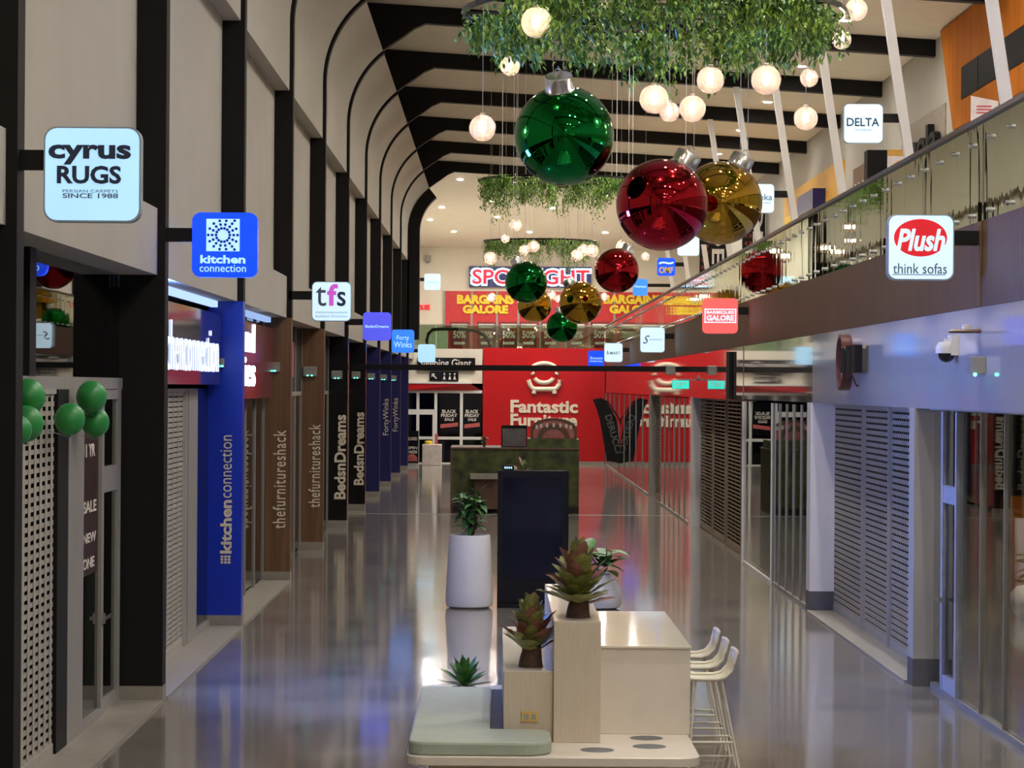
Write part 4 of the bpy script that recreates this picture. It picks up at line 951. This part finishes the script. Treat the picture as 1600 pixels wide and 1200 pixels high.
for k, px in enumerate((718, 760, 795, 826, 860, 901, 938, 980)):
    A = U(px-15, 543); B = U(px+15, 503)
    po = part('poster', MB().box(A[0], B[0], YS-.075, YS-.06, A[1], B[1]), mat('poster_maroon', S(120, 36, 40), .5), t) if k == 0 else part('poster', MB().box(A[0], B[0], YS-.075, YS-.06, A[1], B[1]), bpy.data.materials['poster_maroon'], t)
    tb = MB(); tb.box(A[0]+.08, B[0]-.08, YS-.09, YS-.075, B[1]-.3, B[1]-.1); tb.text('50%', (A[0]+.15, YS-.09, A[1]+.45), X3, Z3, B[0]-A[0]-.3, .36, .01, .03); tb.box(A[0]+.2, B[0]-.2, YS-.09, YS-.075, A[1]+.15, A[1]+.28)
    part('print', tb, 'paper', po)
p0 = U(648, 484); p1 = U(672, 476)
solo('wall_letters', MB().text('HOUSE', (p0[0], YS-.06, p0[1]), X3, Z3, p1[0]-p0[0], p1[1]-p0[1], .05, .04), 's_red', 'small red letters on the far cream wall left of the red window', 'letters', (p0[0], YS, p0[1]))
c = P(669, 405, YS)
solo('wall_speaker', MB().box(c.x-.14, c.x+.14, YS-.25, YS, c.z-.1, c.z+.18).lathe((c.x, YS-.12, c.z-.2), [(.05, 0), (.14, .1)], 12), 'greyframe', 'grey wall loudspeaker high on the far cream wall', 'loudspeaker', (c.x, YS-.1, c.z-.2))
# end balustrade of the upper floor
t = thing('glass_balustrade', 'glass balustrade along the end of the upper floor above the red wall', 'balustrade', (0, 111.4, 4.74))
x = -3.9
while x < RX-.1:
    part('glass_panel', MB().box(x+.01, min(x+1.39, RX), 111.40, 111.415, 4.74, 5.72), 'balglass', t); x += 1.4
part('handrail', MB().box(-3.9, RX, 111.38, 111.44, 5.72, 5.76), 'steel', t)
t = thing('escalator_rail', 'curved escalator handrail end with pale green glass at the far upper left', 'escalator', (-2.2, 114, 4.74))
e = [P(px, py, 114) for px, py in ((690, 514), (676, 515), (669, 522), (666.5, 532), (668, 543), (673, 550), (680, 553))]
part('handrail', MB().tube(e, .07, 8), 'black', t, True)
part('handrail', MB().tube([P(px, py, 114) for px, py in ((688, 514), (720, 514), (745, 517), (757, 524), (764, 535), (768, 548))], .07, 8), 'black', t, True)
gp = [P(px, py, 114) for px, py in ((688, 515), (676, 516.5), (670, 523), (668, 532), (669.5, 542), (676, 549), (700, 549), (700, 515))]
part('glass_panel', MB().prism([(g.x, g.z) for g in gp], 'Y', 113.99, 114.01), mat('green_glass', S(190, 205, 180), .2), t)
part('skirt', MB().box(P(676, 0, 114).x, P(757, 0, 114).x, 113.9, 114.2, 4.74, P(700, 545, 114).z), 'cream', t)

# ------------------------------------------------------------------ kiosk in the hall centre
YK = 68.0
def kx(px): return P(px, 700, YK).x
def kz(py): return P(805, py, YK).z
t = thing('kiosk', 'leaf print kiosk with brown edging standing in the middle of the hall', 'kiosk', (kx(805), YK, 0))
part('counter', MB().box(kx(706), kx(905), YK, YK+2.6, 0, kz(702)), 'moss', t)
part('counter_top', MB().box(kx(704), kx(906), YK-.04, YK+2.64, kz(702), kz(699.5)), 'brown', t)
part('corner_trim', MB().box(kx(704), kx(707), YK-.03, YK, 0, kz(702)), 'brown', t)
part('raised_box', MB().box(kx(825), kx(905), YK+.02, YK+2, kz(699.5), kz(686)), 'moss', t)
part('shelf', MB().box(kx(735), kx(778), YK-.5, YK-.001, kz(748), kz(740)), 'stone', t)
part('cabinet', MB().box(kx(742), kx(778), YK-.2, YK-.001, .1, kz(748)), 'brown', t)
part('skirting', MB().box(kx(706), kx(905), YK-.02, YK, 0, .16), 'dark', t)
ax0, ax1 = kx(829), kx(902)
def archpoly(i, zb): 
    w_ = (ax1-ax0)/2-i; cx = (ax0+ax1)/2; top = kz(653)-i
    return [(cx+w_, zb), ]+[(cx+w_*math.cos(math.radians(k)), (top-.30)+.30*math.sin(math.radians(k))) for k in range(0, 181, 12)]+[(cx-w_, zb)]
t = thing('arched_sign', 'arched brown framed sign with pink picture on top of the kiosk', 'sign', (kx(865), YK+.4, kz(686)))
part('frame', MB().prism(archpoly(0, kz(686)), 'Y', YK+.4, YK+.5), 'brown', t)
part('picture', MB().prism(archpoly(.07, kz(685)), 'Y', YK+.39, YK+.4), mat('sign_picture', S(176, 106, 100), .5, var=.3, scale=4), t)
tb = MB()
cx = (ax0+ax1)/2
bnd = [(cx+.42*math.cos(math.radians(k)), kz(686)+.38*math.sin(math.radians(k))) for k in range(0, 181, 12)]+[(cx+.29*math.cos(math.radians(k)), kz(686)+.25*math.sin(math.radians(k))) for k in range(180, -1, -12)]
part('arch_band', MB().prism(bnd, 'Y', YK+.38, YK+.39), 'brown', t)
for k in range(7):
    a_ = math.radians(150-20*k); tb.box(cx+.5*math.cos(a_)*1.0-.03, cx+.5*math.cos(a_)+.03, YK+.375, YK+.39, kz(671)+.1*math.sin(a_)-.04, kz(671)+.1*math.sin(a_)+.06)
part('lettering', tb, 'paper', t)
t = thing('framed_picture', 'dark framed grey picture leaning on the kiosk top left of the arched sign', 'picture', (kx(803), YK+.5, kz(699.5)))
part('frame', MB().box(kx(783), kx(823.5), YK+.5, YK+.55, kz(699.5), kz(665)), 'black', t)
part('picture', MB().box(kx(785), kx(822), YK+.49, YK+.5, kz(698), kz(670)), mat('picture_grey', S(110, 108, 112), .5, var=.4, scale=3), t)

# ------------------------------------------------------------------ plants
def rosette(mb, mb2, c, n, length, width, el0, el1, droop, rnd, lobes=0, rise=0.0, seg=5):
    for k in range(n):
        t = k/max(1, n-1); a = k*2.4+rnd.uniform(-.2, .2); el = math.radians(el0+(el1-el0)*t+rnd.uniform(-6, 6))
        d = Vector((math.cos(a)*math.cos(el), math.sin(a)*math.cos(el), math.sin(el)))
        (mb if rnd.random() < .68 else mb2).leaf(Vector(c)+Vector((0, 0, rise*t))+d*.03, d, length*rnd.uniform(.8, 1.1), width*rnd.uniform(.85, 1.15), droop, seg, .3, lobes, lobes > 0)
rnd = random.Random(11)
def croton(label, c, hgt, n, length, width, seed, el0, el1):
    rn = random.Random(seed); t = thing('croton_plant', label, 'plant', c)
    part('stem', MB().tube([Vector(c), Vector(c)+Vector((.01, 0, hgt*.25)), Vector(c)+Vector((0, .01, hgt*.6))], [.095, .075, .03], 10).lathe(c, [(.1, 0), (.085, .08), (.06, .16)], 12), 'stem', t, True)
    A, B = MB(), MB(); rosette(A, B, Vector(c)+Vector((0, 0, hgt*.13)), n, length, width, el0, el1, .06, rn, .74, hgt*.34, 7)
    part('leaves', A, 'croton', t, True); part('leaves', B, 'crotonred', t, True, label='bronze pink leaves')
def stemplant(label, c, hgt, n, length, width, seed, el=(0, 60), m='leafdark', name='potted_shrub', nst=3, spread=.1):
    rn = random.Random(seed); t = thing(name, label, 'plant', c); st = MB(); A, B = MB(), MB()
    for s in range(nst):
        a = 2*math.pi*s/nst+seed; tip = Vector(c)+Vector((spread*math.cos(a), spread*math.sin(a), hgt*rn.uniform(.7, 1)))
        st.tube([Vector(c)+Vector((.02*math.cos(a), .02*math.sin(a), 0)), Vector(c).lerp(tip, .5)+Vector((.02, 0, 0)), tip], [.014, .011, .006], 6)
        for k in range(n):
            f_ = .25+.75*k/n; p = Vector(c).lerp(tip, f_); b = k*2.4+s; e_ = math.radians(rn.uniform(*el))
            d = Vector((math.cos(b)*math.cos(e_), math.sin(b)*math.cos(e_), math.sin(e_)))
            (A if rn.random() < .6 else B).leaf(p, d, length*rn.uniform(.75, 1.15), width*rn.uniform(.8, 1.1), .3, 4, .2)
    part('stems', st, 'stem', t); part('leaves', A, m, t, True); part('leaves', B, 'succ' if m != 'succ' else 'leafdark', t, True)
def planter(label, c, h, rb, rt):
    t = thing('planter', label, 'planter', c, 'tapered white planters')
    part('body', MB().lathe(c, [(rb*.8, 0), (rb*.96, .03), (rb, .10), (rb*.985, .2), (rt+.01, h-.02), (rt, h), (rt-.03, h), (rt-.035, h-.08)], 40), 'pot', t, True)
    part('soil', MB().lathe((c[0], c[1], h-.08), [(0, .01), (rt-.034, .01), (rt-.034, 0)], 24), 'soil', t)
YP = 38.7
c = P(733, 944, YP); h = P(733, 836, YP).z
planter('tapered white planter left of the black screen', Vector((c.x, YP+.1, 0)), h, .345, .29)
stemplant('dark green leafy shrub in the tapered white planter left of the black screen', Vector((c.x+.02, YP+.1, h-.065)), .70, 18, .27, .10, 2, (-30, 60), spread=.13, nst=4)
c = P(934, 944, YP)
t = thing('planter', 'low round white bowl planter mostly hidden behind the cream counter unit', 'planter', (c.x, YP+.1, 0), 'white planters')
part('body', MB().lathe((c.x, YP+.1, 0), [(.26, 0), (.33, .03), (.355, .10), (.345, .22), (.30, .36), (.22, .48), (.19, .50), (.18, .44)], 40), 'pot', t, True)
part('soil', MB().lathe((c.x, YP+.1, .44), [(0, .01), (.18, .01), (.18, 0)], 24), 'soil', t)
stemplant('green broad-leaved shrub behind the bronze plant, in the low white bowl planter', Vector((c.x+.06, YP+.1, .45)), .50, 6, .48, .20, 5, (0, 55), spread=.22)
c = P(800, 790, 45)
planter('white planter hidden behind the black screen', Vector((P(820, 790, 45).x, 45, 0)), 1.05, .22, .2)
stemplant('brownish spiky plant showing above the black screen', Vector((P(820, 790, 45).x-.1, 45, .98)), 1.0, 22, .32, .06, 9, (20, 75), 'crotonred', 'spiky_plant', 4, .06)
c = P(756, 699, YK+.6)
stemplant('tiny dark plant on the left end of the kiosk top', Vector((c.x, YK+.6, kz(699.5))), .34, 9, .16, .05, 4, (0, 60), spread=.05)

# ------------------------------------------------------------------ digital totem
a = P(778, 735, 38.9); b = P(887.5, 948, 38.9)
t = thing('display_totem', 'tall black upright display screen standing between the white planters', 'display', ((a.x+b.x)/2, 38.95, 0))
part('body', MB().box(a.x, b.x, 38.9, 39.06, .05, a.z), 'black', t, bevel=.01)
part('base', MB().box(a.x, b.x, 38.75, 39.2, 0, .05), 'black', t)
part('screen', MB().box(a.x+.08, b.x-.09, 38.892, 38.9, .42, a.z-.1), mat('screen_glass', S(16, 18, 34), .08, var=.02, spec=.3), t)
u0 = P(786, 736, 38.95); u1 = P(803, 727, 38.95)
t = thing('clock_display', 'tiny lit blue white display on top of the black screen', 'display', ((u0.x+u1.x)/2, 38.98, a.z))
part('case', MB().box(u0.x, u1.x, 38.93, 39.02, a.z, u1.z), 'black', t)
dg = MB()
for k in range(4): dg.box(u0.x+.02+.03*k, u0.x+.04+.03*k, 38.925, 38.93, a.z+.025, u1.z-.02)
part('digits', dg, 's_pale', t)

# ------------------------------------------------------------------ bench and bar unit in the foreground
bx = thing('bench_unit', 'cream counter and bench unit with stepped planter boxes in the foreground', 'bench', (.45, 22.5, 0))
SZ = .42
part('slab', MB().prism(rrect(-.66, 1.56, 20.12, 24.98, .16, 6), 'Z', .35, SZ), 'bench', bx, bevel=.008)
part('plinth', MB().prism(rrect(-.5, 1.35, 20.45, 24.8, .1), 'Z', 0, .35), 'benchwood', bx)
part('low_planter_box', MB().box(.076, .466, 21.02, 24.9, SZ, .965), 'benchwood', bx, bevel=.006)
part('low_planter_top', MB().box(.076, .466, 21.02, 24.9, .965, .972), 'benchtop', bx)
part('tall_planter_box', MB().box(.466, .835, 20.96, 24.9, SZ, 1.362), 'benchwood', bx, bevel=.006)
part('tall_planter_top', MB().box(.466, .835, 20.96, 24.9, 1.362, 1.37), 'benchtop', bx)
part('counter', MB().box(.836, 1.575, 21.5, 24.8, SZ, 1.11), 'bench', bx, bevel=.006)
part('counter_top', MB().box(.836, 1.58, 21.48, 24.82, 1.11, 1.13), 'benchtop', bx, bevel=.004)
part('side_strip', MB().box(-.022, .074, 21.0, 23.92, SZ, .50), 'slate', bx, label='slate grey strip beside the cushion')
o_ = P(828, 1120, 21.0)
ou = part('power_outlet', MB().box(o_.x-.066, o_.x+.066, 21.006, 21.02, o_.z-.042, o_.z+.042), 'brass', bx, label='brass double power outlet')
part('socket', MB().box(o_.x-.045, o_.x-.012, 21.0, 21.006, o_.z-.02, o_.z+.02).box(o_.x+.012, o_.x+.045, 21.0, 21.006, o_.z-.02, o_.z+.02), 'steel', ou)
# cushion
L = []
def cor(cx, cy_, r, a0, a1): 
    for i in range(7): t_ = math.radians(a0+(a1-a0)*i/6); L.append((cx+r*math.cos(t_), cy_+r*math.sin(t_)))
cor(-.645+.14, 20.17+.14, .14, 180, 270); cor(.44-.2, 20.17+.2, .2, 270, 360); cor(.44-.15, 20.97-.15, .15, 0, 90)
L += [(-.024, 20.98)]; L += [(-.024, 23.9)]; cor(-.645+.12, 23.92-.12, .12, 90, 180)
cu = solo('seat_cushion', MB().prism(L, 'Z', SZ, .525), 'cushion', 'sage green L-shaped seat cushion on the cream bench', 'cushion', (-.3, 21.5, SZ), bevel=.022)
for k, (px, py) in enumerate(((910, 1153.3), (1014.5, 1166.5), (933, 1172))):
    if k == 0: px = 1010
    c = P(px, py, 2.78*F/(-uv(px, py)[1]))
    solo('seat_marker', MB().lathe((c.x, c.y, SZ), [(0, .004), (.125, .004), (.13, .002), (.13, 0)], 36), 'slate',
         'flat round grey disc on the cream bench, '+('rearmost one', 'right front one', 'left front one nearest the cushion')[k], 'disc', (c.x, c.y, SZ), 'grey bench discs')
# plants on the unit
c = P(725, 1073, 24.5)
t = thing('succulent', 'small green agave succulent on the rear of the cream bench', 'plant', (c.x, 24.5, SZ))
part('pot', MB().lathe((c.x, 24.5, SZ), [(.10, 0), (.13, .02), (.12, .035), (0, .03)], 24), 'soil', t)
A, B = MB(), MB(); rosette(A, B, (c.x, 24.5, SZ+.03), 30, .27, .075, 12, 85, .02, random.Random(3), 0, .02, 4)
part('leaves', A, 'succ', t, True); part('leaves', B, 'leafdark', t, True)
c = P(829, 1040, 21.35); croton('bronze green leafy plant on the lower planter box', Vector((c.x, 21.35, .972)), .62, 54, .31, .14, 21, 34, 86)
c = P(905, 968, 21.3); croton('taller bronze pink leafy plant on the higher planter box', Vector((c.x-.01, 21.3, 1.37)), .62, 62, .33, .15, 33, 16, 86)
# stools
def stool(label, y):
    x0 = 1.60; t = thing('bar_stool', label, 'bar stool', (1.84, y, 0), 'cream wire bar stools'); hw = .225
    prof = [(x0, .775), (x0+.12, .765), (x0+.26, .765), (x0+.33, .785), (x0+.375, .835), (x0+.40, .90), (x0+.42, .985)]
    sh = MB(); m_ = len(prof)
    for off in (0, -.01):
        sh.v += [Vector((x+(-off if i > 3 else 0)*1.0, yy, z+(off if i <= 3 else off*.3))) for i, (x, z) in enumerate(prof) for yy in (y-hw+.012, y+hw-.012)]
    for i in range(m_-1):
        sh.f += [(2*i, 2*i+1, 2*i+3, 2*i+2), (2*m_+2*i, 2*m_+2*i+2, 2*m_+2*i+3, 2*m_+2*i+1), (2*i, 2*i+2, 2*m_+2*i+2, 2*m_+2*i), (2*i+1, 2*m_+2*i+1, 2*m_+2*i+3, 2*i+3)]
    part('seat_shell', sh, 'stool', t, True)
    for s in (-1, 1): part('side_rim', MB().tube([(x, y+s*hw, z+.012) for x, z in prof], .013, 8), 'stool', t, True)
    part('back_rim', MB().tube([(x0+.42, y-hw, .997), (x0+.43, y-hw*.5, 1.0), (x0+.43, y+hw*.5, 1.0), (x0+.42, y+hw, .997)], .016, 8), 'stool', t, True)
    for sx, xt, xb in ((0, x0+.08, x0+.02), (1, x0+.30, x0+.45)):
        for s in (-1, 1): part('leg', MB().tube([(xt, y+s*.17, .76), (xb, y+s*.22, 0.0)], .011, 8), 'stool', t, True)
    def lx(sx, z): xt, xb = ((x0+.08, x0+.02), (x0+.30, x0+.45))[sx]; return xb+(xt-xb)*z/.76
    for s in (-1, 1): part('footrest', MB().tube([(lx(0, .25), y+s*.203, .25), (lx(1, .25), y+s*.203, .25)], .010, 8), 'stool', t, True)
    part('footrest', MB().tube([(lx(1, .25), y-.203, .25), (lx(1, .25), y+.203, .25)], .010, 8), 'stool', t, True)
    part('stretcher', MB().tube([(lx(0, .08), y+.21, .08), (lx(1, .08), y+.21, .08)], .009, 8), 'stool', t, True)
stool('nearest cream wire bar stool at the counter', 22.53)
stool('middle cream wire bar stool at the counter', 23.43)
stool('farthest cream wire bar stool at the counter', 24.36)
